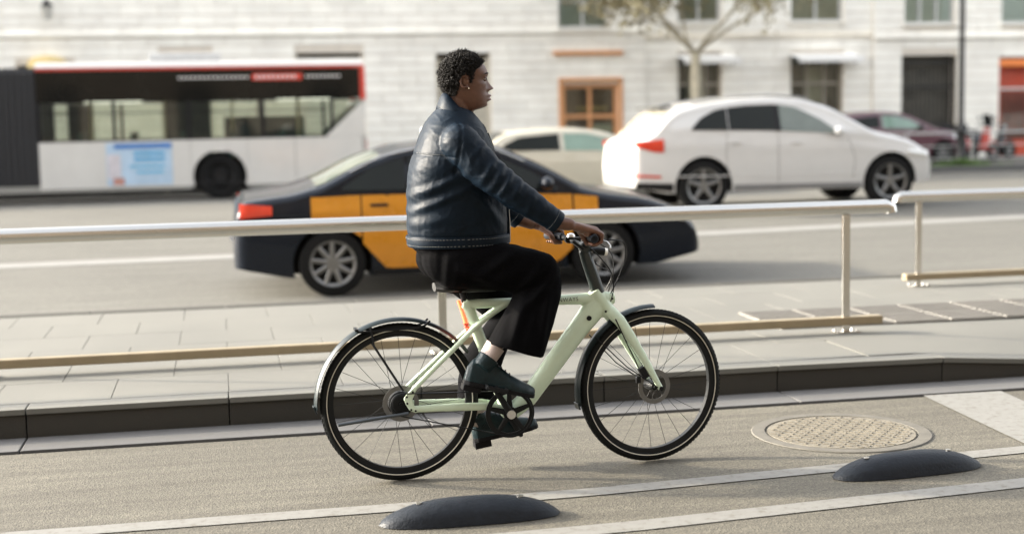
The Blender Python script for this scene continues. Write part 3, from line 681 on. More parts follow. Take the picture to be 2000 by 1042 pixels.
# bell, front lamp, cables
g = MB(); g.lathe([(.019, 0), (.019, .006), (.015, .014), (.006, .018), (0, .0185)], (.802, .115, 1.018), 'z', 18); g.build('bell', ALU, hb)
lax = Vector((.064, 0, -.010)); L0_ = Vector((.872, 0, .966))
g = MB(); g.tube([L0_, L0_+lax*.25, L0_+lax*.8], [.012, .017, .0175], 18); g.tube([(.845, 0, .975), (.88, 0, .966)], .008, 8); fl = g.build('front_lamp', BLK, bike)
g = MB(); g.tube([L0_+lax*.8, L0_+lax], [.0178, .0165], 18); g.build('lens', mat('lamp_lens', (.85, .84, .78), .15, 0, .05, 30), fl)
for k, pts in enumerate([
    [(.868, -.135, 1.022), (.93, -.13, 1.02), (.985, -.10, 1.0), (1.0, -.06, .93), (.975, -.03, .84), (.945, -.02, .775)],
    [(.85, .135, 1.005), (.92, .12, .99), (.975, .07, .94), (.97, .03, .85), (.94, .015, .77)],
    [(.845, -.05, .985), (.90, -.04, .93), (.945, -.03, .87), (.955, -.03, .80), (.94, -.035, .74)],
    [(.83, .06, .985), (.90, .05, .90), (.955, .0, .86), (.935, .02, .79)]]):
    P = [Vector(p) for p in pts]; Q = []
    for i in range(len(P)-1):
        p0, p1, p2, p3 = P[max(i-1, 0)], P[i], P[i+1], P[min(i+2, len(P)-1)]
        for j in range(6):
            u = j/6; Q.append(.5*((2*p1)+(p2-p0)*u+(2*p0-5*p1+4*p2-p3)*u*u+(3*p1-p0-3*p2+p3)*u**3))
    Q.append(P[-1]); g = MB(); g.tube(Q, .0026, 6); g.build('cable', BLK, hb)

# ------------------------------------------------------------------ rider (same axes as the bicycle; right side faces the camera)
SKIN = mat('skin', (.105, .047, .028), .44, 0, .16, 60, .05, 400, spec=.45)
SKB = SKIN.node_tree.nodes['Principled BSDF']; SKB.inputs['Subsurface Weight'].default_value = .08; SKB.inputs['Subsurface Radius'].default_value = (.012, .005, .003); SKB.inputs['Subsurface Scale'].default_value = .6
HAIR = mat('hair_black', (.007, .006, .005), .8, 0, .3, 90, spec=.25)
LEATH = mat('navy_leather', (.0030, .0080, .0150), .50, 0, .3, 16, .08, 90, spec=.12)
STITCH = mat('stitch_thread', (.18, .18, .17), .7)
TROU = mat('black_wool', (.0025, .0025, .003), .9, 0, .3, 70, .1, 200, spec=.04)
SHOE = mat('teal_black_leather', (.004, .014, .017), .4, 0, .3, 30, .1, 90, spec=.25)
SOLE = mat('black_sole', (.005, .005, .006), .6, 0, .2, 30, spec=.15)
SOCK = mat('pale_sock', (.40, .33, .31), .85, 0, .08, 60, .2, 260)

def capsule(g, p, q, r0, r1, n=16, steps=4):
    """rounded tapered limb segment"""
    p, q = Vector(p), Vector(q); d = (q-p).normalized(); path = []; rad = []
    for k in range(steps): a = math.pi/2*(1-k/steps); path.append(p-d*r0*math.sin(a)*.999); rad.append(max(r0*math.cos(a), 1e-4))
    path.append(p); rad.append(r0); path.append(q); rad.append(r1)
    for k in range(1, steps+1): a = math.pi/2*k/steps; path.append(q+d*r1*math.sin(a)*.999); rad.append(max(r1*math.cos(a), 1e-4))
    g.tube(path, rad, n)
def chain(g, pts, rads, n=16):
    for i in range(len(pts)-1): capsule(g, pts[i], pts[i+1], rads[i], rads[i+1], n)

# --- head: horizontal slices with sculpted features
zF = [1.572, 1.580, 1.588, 1.596, 1.606, 1.620, 1.640, 1.660, 1.675, 1.704, 1.722, 1.738, 1.758, 1.780, 1.800, 1.814, 1.822]
xF = [.322, .342, .376, .400, .4125, .413, .413, .411, .411, .412, .416, .4185, .4145, .401, .380, .352, .312]
zB = [1.572, 1.60, 1.62, 1.64, 1.66, 1.68, 1.705, 1.73, 1.76, 1.785, 1.80, 1.814, 1.822]
xB = [.300, .285, .268, .255, .243, .233, .226, .223, .228, .242, .256, .282, .308]
zW = [1.572, 1.585, 1.60, 1.62, 1.65, 1.68, 1.705, 1.73, 1.755, 1.78, 1.80, 1.814, 1.822]
yW = [.030, .042, .050, .057, .063, .067, .0695, .0725, .0735, .068, .055, .034, .004]
def sm(x, xs, ys): return float(np.mean([np.interp(x+d, xs, ys) for d in (-.006, -.003, 0, .003, .006)]))
def gs(d, s): return math.exp(-(d/s)**2)
def headpt(th, z):
    xf, xb, w = sm(z, zF, xF), sm(z, zB, xB), sm(z, zW, yW); xc = xb+(xf-xb)*.48
    c, s = math.cos(th), math.sin(th); e = 2/2.25
    cx_ = math.copysign(abs(c)**e, c); sy = math.copysign(abs(s)**e, s)
    x = xc+(xf-xc if c > 0 else xc-xb)*cx_; y = w*sy
    if c > 0:
        f = c**.6; dx = 0; ay = abs(y)
        # nose
        nz = max(0, min(1, (1.722-z)/.046)) if z > 1.676 else gs(z-1.676, .010)
        wn_ = .0085+.0065*gs(z-1.672, .014)
        dx += .034*nz**1.25*gs(y, wn_)
        dx += .010*gs(z-1.668, .008)*gs(ay-.014, .0075)
        # lips and mouth
        lw = .021
        dx += .018*gs(z-1.6465, .0066)*gs(y, lw) + .0165*gs(z-1.6295, .0070)*gs(y, lw*.9) - .004*gs(z-1.6385, .0028)*gs(y, lw)
        dx += .007*gs(z-1.640, .020)*gs(y, .03)
        dx -= .004*gs(z-1.616, .005)*gs(y, .02)
        dx += .006*gs(z-1.603, .010)*gs(y, .018)
        # eyes, brow, cheek
        dx -= .0105*gs(z-1.7165, .010)*gs(ay-.031, .015)
        dx += .0035*gs(z-1.7345, .007)*gs(ay-.03, .022)
        dx += .004*gs(z-1.690, .016)*gs(ay-.045, .016)
        x += dx*f
        if z > 1.70 and z < 1.74: y -= math.copysign(.004*gs(z-1.715, .014)*gs(x-.385, .018), y)
    return Vector((x, y, z))
g = MB(); NT, NZ = 96, 88; zs = [1.572+(1.822-1.572)*k/(NZ-1) for k in range(NZ)]
hv = [headpt(2*math.pi*k/NT, z) for z in zs for k in range(NT)]
hf = [(j*NT+k, j*NT+(k+1) % NT, (j+1)*NT+(k+1) % NT, (j+1)*NT+k) for j in range(NZ-1) for k in range(NT)]
hf += [tuple(range(NT-1, -1, -1)), tuple(range((NZ-1)*NT, NZ*NT))]
g.add(hv, hf)
capsule(g, (.298, 0, 1.655), (.278, 0, 1.50), .052, .060, 20)
capsule(g, (.316, 0, 1.61), (.305, 0, 1.52), .040, .047, 16)
# ears
for s in (-1, 1):
    E0 = Vector((.308, s*.073, 1.704)); path = []
    for k in range(15):
        a = R(-75+k*285/14); path.append(E0+Vector((-.004+.0165*math.cos(a+R(100))-.000, s*(.006+.006*math.sin(a*.5)**2), .0245*math.sin(a+R(100)))))
    g.tube(path, .0048, 8); g.ball(E0+Vector((.001, -s*.002, -.001)), (.0145, .007, .021), 12); g.ball(E0+Vector((.010, s*.005, -.023)), (.006, .005, .008), 10); g.ball(E0+Vector((.014, s*.003, -.001)), (.005, .006, .008), 8)
# trunk and legs under the clothes
chain(g, [(.27, 0, 1.50), (.25, 0, 1.38), (.25, 0, 1.2), (.25, 0, 1.02)], [.10, .125, .12, .125], 20)
for s in (-1, 1): capsule(g, (.27, 0, 1.46), (.262, s*.17, 1.448), .06, .055)
KNN, KNF = Vector((.612, -.13, .885)), Vector((.505, .13, .70)); ANN, ANF = Vector((.372, -.135, .545)), Vector((.352, .135, .245))
for H, K, A in ((Vector((.24, -.10, .93)), KNN, ANN), (Vector((.24, .10, .93)), KNF, ANF)):
    chain(g, [H, K], [.085, .058]); chain(g, [K, K.lerp(A, .3), A], [.052, .044, .032])
# feet
def foot_pts(A, heel, toe): return A, heel, toe
for A, hl, to_ in ((ANN, Vector((.300, -.135, .480)), Vector((.530, -.140, .402))), (ANF, Vector((.375, .135, .155)), Vector((.600, .140, .195)))):
    chain(g, [A, A.lerp(hl, .6)], [.034, .026]); chain(g, [hl+Vector((0, 0, .012)), to_+Vector((0, 0, .004))], [.020, .014])
# arms
ARN = [(.262, -.195, 1.448), (.355, -.235, 1.335), (.457, -.26, 1.25), (.556, -.265, 1.18), (.655, -.262, 1.112), (.704, -.258, 1.103)]
ARF = [(.262, .195, 1.448), (.350, .24, 1.335), (.435, .272, 1.235), (.515, .275, 1.165), (.605, .268, 1.092), (.655, .262, 1.073)]
for P in (ARN, ARF): chain(g, P, [.055, .048, .043, .040, .029, .0265])
# hands closed round the grips
def hand(W, G, s, grip_y):
    """W wrist, G(y) grip axis; s = side (-1 near, +1 far)"""
    ys_ = [grip_y+s*k for k in (.043, .021, -.001, -.023)]            # little finger outermost
    kn = []
    for i, y in enumerate(ys_):
        c = Vector(G(y)); lift = (.030, .034, .036, .034)[i]; fwd = (.010, .014, .016, .014)[i]; r = (.0080, .0090, .0094, .0092)[i]
        k0 = c+Vector((fwd, 0, lift)); k1 = c+Vector((.036+.004*(i in (1, 2)), 0, .016)); k2 = c+Vector((.034, -s*.002, -.014)); k3 = c+Vector((.010, -s*.004, -.0275)); k4 = c+Vector((-.006, -s*.004, -.026))
        chain(g, [k0, k1, k2, k3, k4], [r*1.18, r*1.1, r*1.0, r*.92, r*.82], 12); kn.append(k0)
        capsule(g, W.lerp(k0, .25)+Vector((0, (y-W.y)*.3, 0)), k0, .0165, r*1.28, 12)
    m = (kn[0]+kn[3])/2
    for f in (.3, .55, .8): g.ball(W.lerp(m, f)+Vector((0, 0, -.006)), (.024, .036, .0165), 12)
    for f in (.62, .85): g.ball(W.lerp(Vector(G(grip_y)), f)+Vector((-.004, 0, .012)), (.022, .036, .018), 12)
    # thumb leaves the inner side of the palm near its base and closes under the grip
    b = W.lerp(m, .42)+Vector((0, -s*.030, -.008)); c = Vector(G(grip_y-s*.052))
    chain(g, [b, c+Vector((-.030, 0, .004)), c+Vector((-.012, -s*.003, -.028)), c+Vector((.016, -s*.004, -.030))], [.0155, .0120, .0108, .0090], 12)
def Gn(y): t = (y+.315)/.075; return Vector(BAR[0]).lerp(Vector(BAR[1]), t)
def Gf(y): t = (.315-y)/.075; return Vector(BAR[8]).lerp(Vector(BAR[7]), t)
hand(Vector((.704, -.258, 1.103)), Gn, -1, -.252)
hand(Vector((.655, .262, 1.073)), Gf, 1, .252)
body = remeshed(g, 'person', .0036, 3, .45)
me = body.data; me.materials.clear(); me.materials.append(SKIN)
LIP = mat('lip', (.13, .05, .04), .38, 0, .1, 80); me.materials.append(LIP)
co = np.empty(len(me.vertices)*3); me.vertices.foreach_get('co', co); co = co.reshape(-1, 3)
for p in me.polygons:
    c = co[list(p.vertices)].mean(0)
    if c[0] > .420 and abs(c[1]) < .021 and 1.6225 < c[2] < 1.6545-.12*abs(c[1]): p.material_index = 1
body.location = BK; tag(body, 'rider in a navy leather jacket and wide black trousers sitting on the bicycle', 'person')
# eyes, brows, earring
def shell(c, r, e0, e1, n=24, m=8):
    g = MB(); g.grid(lambda u, v: (c[0]+r*math.cos(R(e0+(e1-e0)*v))*math.cos(2*math.pi*u), c[1]+r*math.cos(R(e0+(e1-e0)*v))*math.sin(2*math.pi*u), c[2]+r*math.sin(R(e0+(e1-e0)*v))), n, m); return g
LASH = mat('lash_dark', (.012, .007, .005), .7)
for s in (-1, 1):
    c = (.3978, s*.0325, 1.7165); g = MB(); g.ball(c, .0112, 18); e = g.build('eye', mat('eye_white', (.24, .20, .18), .25), body, smooth=80)
    g = MB(); g.ball((c[0]+.0078, c[1]+s*.0032, c[2]), (.0042, .0052, .0054), 14); g.build('iris', mat('iris_dark', (.010, .007, .005), .12), e, smooth=80)
    shell(c, .0124, 14, 88).build('upper_lid', SKIN, e, smooth=80, fix=False); shell(c, .0121, -88, -24).build('lower_lid', SKIN, e, smooth=80, fix=False)
    g = MB(); g.tube([(c[0]+.0128*math.cos(R(15))*math.cos(t), c[1]+.0128*math.cos(R(15))*math.sin(t)*1.0, c[2]+.0128*math.sin(R(15))-.0008*abs(math.sin(t))) for t in [R(-100+200*k/16) for k in range(17)]], .0009, 6); g.build('lashes', LASH, e)
    g = MB(); g.ball((.4185, s*.0085, 1.6632), (.0035, .0028, .0018), 8); g.build('nostril', LASH, body)
    g = MB(); path = []
    for d in (-.016, -.008, 0, .010, .018):
        y = s*(.032+d); th = math.asin(max(-1, min(1, y/.0735))); path.append(headpt(th, 1.7375+.0035*math.cos((d-.002)*60)-max(0, d)*.25)+Vector((.0008, 0, 0)))
    g.tube(path, [(.0012, .0012), (.0028, .0016), (.0032, .0016), (.0026, .0014), (.001, .001)], 8); g.build('eyebrow', HAIR, body)
g = MB(); g.ball((.3215, -.0845, 1.6755), .0034, 10); g.build('earring', mat('gold_stud', (.9, .75, .55), .15, 1), body, smooth=80)
# hair: short tight curls over the scalp
def xmax(z): return lerp(z, [1.640, 1.655, 1.692, 1.700, 1.715, 1.735, 1.752, 1.775, 1.79, 1.80, 1.83], [.262, .276, .284, .338, .342, .348, .360, .384, .398, .402, .41])
g = MB(); curl = []
ico = bmesh.new(); bmesh.ops.create_icosphere(ico, subdivisions=1, radius=1); iv = [v.co.copy() for v in ico.verts]; jf = [tuple(v.index for v in f.verts) for f in ico.faces]; ico.free()
tries = 0
while len(curl) < 5200 and tries < 60000:
    tries += 1; z = 1.822-abs(random.gauss(0, .0)) if False else random.uniform(1.640, 1.8219); th = random.uniform(-math.pi, math.pi)
    p = headpt(th, z)
    if p.x > xmax(z)+random.uniform(-.004, .003): continue
    if abs(p.y) > .04 and (p.x-.309)**2/.020**2+(p.z-1.704)**2/.031**2 < 1 : continue
    c0 = Vector((.315, 0, 1.725)); nrm = (p-c0); nrm.y *= 1.3; nrm.normalize()
    edge = min(1, max(.25, (xmax(z)-p.x)/.05)); low = min(1, max(.2, (z-1.640)/.06))
    th_ = .016*edge*low
    curl.append((p+nrm*random.uniform(.2, 1.05)*th_, random.uniform(.0028, .0058)*(.6+.4*edge)))
for c, r in curl:
    q = Matrix.Rotation(random.uniform(0, 6.28), 3, Vector((random.random()-.5, random.random()-.5, random.random()-.5)).normalized()); sc = Vector((random.uniform(.7, 1.3), random.uniform(.7, 1.3), random.uniform(.6, 1.2)))*r
    g.add([c+q @ Vector((v.x*sc.x, v.y*sc.y, v.z*sc.z))*random.uniform(.8, 1.2) for v in iv], jf)
for k in range(1500):                                        # stray coils that break the outline
    c, r = random.choice(curl); nrm = (c-Vector((.315, 0, 1.72))).normalized(); t1 = nrm.orthogonal().normalized(); t2 = nrm.cross(t1); a0 = random.uniform(0, 6.28); rr = random.uniform(.0012, .003)
    g.tube([c+nrm*(.002+.0028*j)+t1*rr*math.cos(a0+j*1.6)+t2*rr*math.sin(a0+j*1.6) for j in range(5)], [.0008, .0008, .0008, .0007, .0004], 4)
# close-cropped base under the curls
def cap(u, v):
    z = 1.642+(1.8235-1.642)*v; 
    return z
bz = np.linspace(1.642, 1.8219, 60); bv = []; idx = {}
for j, z in enumerate(bz):
    for k in range(NT):
        th = -math.pi+2*math.pi*k/NT; p = headpt(th, z)
        if p.x < xmax(z)-.003 and not (abs(p.y) > .04 and (p.x-.309)**2/.022**2+(p.z-1.704)**2/.033**2 < 1):
            n_ = (p-Vector((.315, 0, 1.725))).normalized(); idx[(j, k)] = len(bv); bv.append(p+n_*.004)
bf = [(idx[(j, k)], idx[(j, (k+1) % NT)], idx[(j+1, (k+1) % NT)], idx[(j+1, k)]) for j in range(59) for k in range(NT) if all(q in idx for q in ((j, k), (j, (k+1) % NT), (j+1, (k+1) % NT), (j+1, k)))]
g.add(bv, bf); g.ball((.31, 0, 1.815), (.04, .035, .012), 14)
g.build('hair', HAIR, body, smooth=60, fix=False)

# --- jacket
def folds(o, fn):
    me = o.data; n = len(me.vertices); co = np.empty(n*3); me.vertices.foreach_get('co', co); no = np.empty(n*3); me.vertices.foreach_get('normal', no)
    co = co.reshape(-1, 3); no = no.reshape(-1, 3); d = np.array([fn(Vector(c)) for c in co]); co += no*d[:, None]
    me.vertices.foreach_set('co', co.ravel()); me.update()
def seg(p, a, b):
    ax, az = a; bx_, bz_ = b; dx, dz = bx_-ax, bz_-az; t = max(0, min(1, ((p.x-ax)*dx+(p.z-az)*dz)/(dx*dx+dz*dz)))
    return math.hypot(p.x-ax-dx*t, p.z-az-dz*t), t
g = MB()
jz = [1.018, 1.05, 1.09, 1.125, 1.19, 1.267, 1.343, 1.429, 1.49, 1.536, 1.57, 1.60]
jb = [.066, .061, .057, .056, .060, .062, .073, .102, .124, .147, .176, .208]
jf_ = [.486, .486, .486, .485, .481, .470, .452, .428, .407, .390, .374, .352]
jw = [.182, .186, .190, .194, .198, .203, .206, .203, .185, .155, .115, .085]
rings = []; NN = 40; zz_ = np.linspace(1.018, 1.60, 40)
for z in zz_:
    b, f, w = [sm(z, jz, q) for q in (jb, jf_, jw)]; tilt = .10*(z-1.30)
    cxx, ax = (b+f)/2, (f-b)/2; e = 2/2.4
    for k in range(NN):
        a = 2*math.pi*k/NN; c, s = math.cos(a), math.sin(a)
        rings.append((cxx+ax*math.copysign(abs(c)**e, c), w*math.copysign(abs(s)**e, s), z-.03*max(0, c)*max(0, (z-1.45)/.15)))
m = len(zz_)
g.add(rings, [(j*NN+k, j*NN+(k+1) % NN, (j+1)*NN+(k+1) % NN, (j+1)*NN+k) for j in range(m-1) for k in range(NN)]+[tuple(range(NN-1, -1, -1)), tuple(range((m-1)*NN, m*NN))])
for s in (-1, 1): capsule(g, (.262, s*.06, 1.478), (.262, s*.178, 1.445), .078, .082, 20)
SL = [.082, .075, .067, .056, .0435]
for P in (ARN, ARF):
    Q = [Vector(p) for p in P[:5]]; chain(g, Q[:4], SL[:4], 24)
    d = (Q[4]-Q[3]).normalized(); g.tube([Q[3]-d*.01, Q[3].lerp(Q[4], .5), Q[4]-d*.004, Q[4]], [.0555, .050, .0445, .0425], 24)
jk = remeshed(g, 'jacket', .0058, 5, .5)
elN, elF = Vector(ARN[2]), Vector(ARF[2])
FOLD = [  # side-view fold ridges: start, end, width, height
    ((.066, 1.232), (.27, 1.318), .016, .012), ((.062, 1.165), (.30, 1.262), .014, .010), ((.075, 1.11), (.23, 1.145), .018, .006), ((.34, 1.22), (.45, 1.09), .018, .007), ((.10, 1.36), (.20, 1.335), .024, .005),
    ((.39, 1.385), (.33, 1.29), .013, .008), ((.425, 1.36), (.37, 1.26), .013, .009), ((.462, 1.335), (.405, 1.24), .011, .012), ((.50, 1.30), (.455, 1.225), .010, .009),
    ((.30, 1.43), (.28, 1.31), .018, .006), ((.335, 1.44), (.315, 1.34), .014, .006), ((.55, 1.25), (.515, 1.165), .014, .006), ((.595, 1.21), (.56, 1.14), .014, .005), ((.36, 1.455), (.30, 1.40), .012, .006)]
def jfold(p):
    d = 0.
    for a, b, w, h in FOLD:
        r, t = seg(p, a, b); d += .60*h*(math.exp(-(r/w)**2)-.55*math.exp(-((r-1.7*w)/w)**2))*math.sin(math.pi*(.12+.76*t))
    q = Vector((p.x*9+p.z*3, p.y*9, p.z*13)); d += .0022*noise.noise(q)
    q2 = Vector((p.x*14-p.z*8, p.y*10, p.z*16+p.x*9)); q2 += Vector((noise.noise(q), noise.noise(q+Vector((5, 1, 2))), 0))*1.2; rg = (1-abs(noise.noise(q2)))**5; d += .0022*rg+.0005*(1-abs(noise.noise(q2*2.1)))**4
    r, _ = seg(p, (.262, 1.53), (.235, 1.33))                       # armhole seam
    if abs(p.y) > .10: d -= .004*math.exp(-(r/.006)**2)
    d -= .0035*math.exp(-((p.z-(1.405-.10*(p.x-.1)))/.005)**2)*(1 if p.x < .24 else 0)   # yoke seam
    d -= .003*math.exp(-((p.z-1.060)/.005)**2)
    return d
folds(jk, jfold); jk.data.materials.clear(); jk.data.materials.append(LEATH); jk.parent = body
# waistband, collar, cuffs, front edge, stitching
def ringpts(z, grow, n=64, a0=0, a1=2*math.pi):
    b, f, w = [sm(z, jz, q) for q in (jb, jf_, jw)]; cxx, ax = (b+f)/2, (f-b)/2+grow; e = 2/2.4; out = []
    for k in range(n):
        a = a0+(a1-a0)*k/(n-1); c, s = math.cos(a), math.sin(a); out.append(Vector((cxx+ax*math.copysign(abs(c)**e, c), (w+grow)*math.copysign(abs(s)**e, s), z)))
    return out
g = MB(); rows = [ringpts(z, q) for z, q in ((1.012, -.004), (1.012, .006), (1.020, .009), (1.050, .009), (1.058, .006), (1.058, -.006))]
vs = [p for r in rows for p in r[:-1]]; nn = 63; g.add(vs, [(j*nn+k, j*nn+(k+1) % nn, (j+1)*nn+(k+1) % nn, (j+1)*nn+k) for j in range(5) for k in range(nn)]); wb_ = g.build('waistband', LEATH, jk, smooth=60)
for z in (1.022, 1.050):
    P = ringpts(z, .0098, 200)
    g = MB()
    for k in range(0, 198, 2): g.tube([P[k], P[k+1]], .0009, 4)
    g.build('stitching', STITCH, wb_)
for s in (-1, 1):
    def col(u, v):                                           # u: nape -> front tip, v: neck edge -> outer edge
        inner = [(.230, 0, 1.662), (.243, .052, 1.646), (.285, .078, 1.597), (.335, .066, 1.560), (.378, .030, 1.528)]
        outer = [(.196, 0, 1.604), (.205, .062, 1.588), (.252, .112, 1.560), (.320, .112, 1.535), (.398, .078, 1.494)]
        def ip(P, t):
            t *= 4; i = min(3, int(t)); p0, p1, p2, p3 = [Vector(P[max(0, min(4, j))]) for j in (i-1, i, i+1, i+2)]; w = t-i
            return .5*((2*p1)+(p2-p0)*w+(2*p0-5*p1+4*p2-p3)*w*w+(3*p1-p0-3*p2+p3)*w**3)
        a, b = ip(inner, u), ip(outer, u); p = a.lerp(b, v)+Vector((0, .006, .012))*math.sin(math.pi*v); p.y *= s; return p
    g = MB(); g.sheet(col, 24, 8, .006, (0, s*.7, .7)); cl = g.build('collar', LEATH, jk, smooth=60)
    g = MB()
    for k in range(0, 60, 2): g.tube([col(k/60, .93)+Vector((0, s*.0012, .0012)), col((k+1)/60, .93)+Vector((0, s*.0012, .0012))], .0007, 4)
    for k in range(0, 12, 2): g.tube([col(.975, k/12)+Vector((0, s*.0012, .0012)), col(.975, (k+1)/12)+Vector((0, s*.0012, .0012))], .0007, 4)
    g.build('stitching', STITCH, cl)
    # lapel edge under the collar
    g = MB(); g.tube([(.395, s*.062, 1.485), (.418, s*.05, 1.43), (.440, s*.035, 1.36)], [(.012, .005), (.012, .005), (.008, .004)], 10); g.build('lapel', LEATH, jk, smooth=60)
    P = ARN if s < 0 else ARF; q3, q4 = Vector(P[3]), Vector(P[4]); d = (q4-q3).normalized()
    g = MB(); g.tube([q4-d*.035, q4-d*.030, q4-d*.004, q4+d*.002, q4+d*.002, q4-d*.01], [.0475, .0495, .0465, .045, .036, .034], 28); cf = g.build('cuff', LEATH, jk, smooth=50)
    g = MB(); u = d.orthogonal().normalized(); w = d.cross(u); rr = .0490
    for k in range(0, 72, 2): g.tube([q4-d*.028+(u*math.cos(a)+w*math.sin(a))*.0497 for a in (k*math.pi/36, (k+1)*math.pi/36)], .0008, 4)
    g.build('stitching', STITCH, cf)
g = MB(); g.tube([(.4885, -.03, 1.02), (.489, -.03, 1.10), (.485, -.03, 1.19), (.472, -.03, 1.28)], [(.010, .004)]*4, 8); g.build('zip_placket', LEATH, jk)
g = MB(); g.tube([(.4965, -.034, 1.02), (.497, -.034, 1.10), (.493, -.034, 1.19)], .0016, 6); g.build('zip', ALU, jk)
# slanted back-yoke stitching
g = MB()
for k in range(0, 40, 2):
    pp = []
    for kk in (k, k+1):
        x = .098+.135*kk/40; z = 1.411-.10*(x-.1); b, f, w = [sm(z, jz, q) for q in (jb, jf_, jw)]; cxx, ax = (b+f)/2, (f-b)/2; cc = min(1, abs((x-cxx)/ax)); y = -w*(1-cc**2.4)**(1/2.4)
        pp.append(Vector((x, y-.005, z)))
    g.tube(pp, .0008, 4)
g.build('stitching', STITCH, jk)

# --- trousers
g = MB()
def section(C_, d, ax, ay, n=28, e=2/2.3):
    d = Vector(d).normalized(); C_ = Vector(C_); y = Vector((0, 1, 0))
    return [C_+d*(ax*math.copysign(abs(math.cos(2*math.pi*k/n))**e, math.cos(2*math.pi*k/n)))+y*(ay*math.copysign(abs(math.sin(2*math.pi*k/n))**e, math.sin(2*math.pi*k/n))) for k in range(n)]
def loft(secs):
    n = len(secs[0]); vs = [p for s_ in secs for p in s_]; m = len(secs)
    g.add(vs, [(j*n+k, j*n+(k+1) % n, (j+1)*n+(k+1) % n, (j+1)*n+k) for j in range(m-1) for k in range(n)]+[tuple(range(n-1, -1, -1)), tuple(range((m-1)*n, m*n))])
loft([section((.262, 0, 1.055), (1, 0, 0), .195, .172), section((.265, 0, 1.0), (1, 0, 0), .190, .180), section((.270, 0, .95), (1, 0, -.15), .165, .185), section((.278, 0, .90), (1, 0, -.2), .125, .175), section((.285, 0, .855), (1, 0, -.2), .075, .12)])
for s in (-1, 1): g.ball((.205, s*.085, .955), (.105, .095, .095), 18)
g.ball((.26, 0, .875), (.085, .10, .075), 14)
chain(g, [(.25, -.095, .945), (.44, -.122, .925), (.600, -.132, .893)], [.112, .108, .090], 24)
loft([section(C_, d, a, b) for C_, d, a, b in [((.604, -.132, .90), (1, 0, 0), .080, .084), ((.604, -.132, .87), (1, 0, 0), .089, .088), ((.590, -.133, .80), (1, 0, -.12), .100, .092), ((.550, -.134, .70), (1, 0, -.22), .112, .098), ((.512, -.135, .62), (1, 0, -.28), .119, .103), ((.487, -.135, .568), (1, 0, -.30), .123, .106)]])
chain(g, [(.25, .095, .935), (.40, .125, .82), (.50, .132, .715)], [.110, .102, .088], 24)
loft([section(C_, d, a, b) for C_, d, a, b in [((.52, .132, .715), (1, 0, .3), .08, .08), ((.515, .132, .68), (1, 0, .2), .088, .085), ((.455, .133, .60), (1, 0, .2), .095, .088), ((.395, .134, .50), (1, 0, .0), .092, .09), ((.368, .135, .40), (1, 0, 0), .085, .092), ((.362, .135, .285), (1, 0, -.05), .082, .095)]])
tr = remeshed(g, 'trousers', .0062, 5, .5)
def tfold(p):
    q = Vector((p.x*7-p.z*2, p.y*8, p.z*5)); d = .006*noise.noise(q)+.003*noise.noise(q*2.1)
    for a, b, w, h in (((.60, .93), (.47, .80), .02, .010), ((.66, .90), (.52, .76), .018, .010), ((.62, .82), (.58, .60), .018, .010), ((.52, .80), (.46, .62), .02, .010), ((.50, 1.0), (.33, .90), .02, .008), ((.25, .93), (.40, .87), .02, .010)):
        if p.y < 0:
            r, t = seg(p, a, b); d += h*(math.exp(-(r/w)**2)-.5*math.exp(-((r-1.7*w)/w)**2))*math.sin(math.pi*(.1+.8*t))
    return d
folds(tr, tfold); tr.data.materials.clear(); tr.data.materials.append(TROU); tr.parent = body
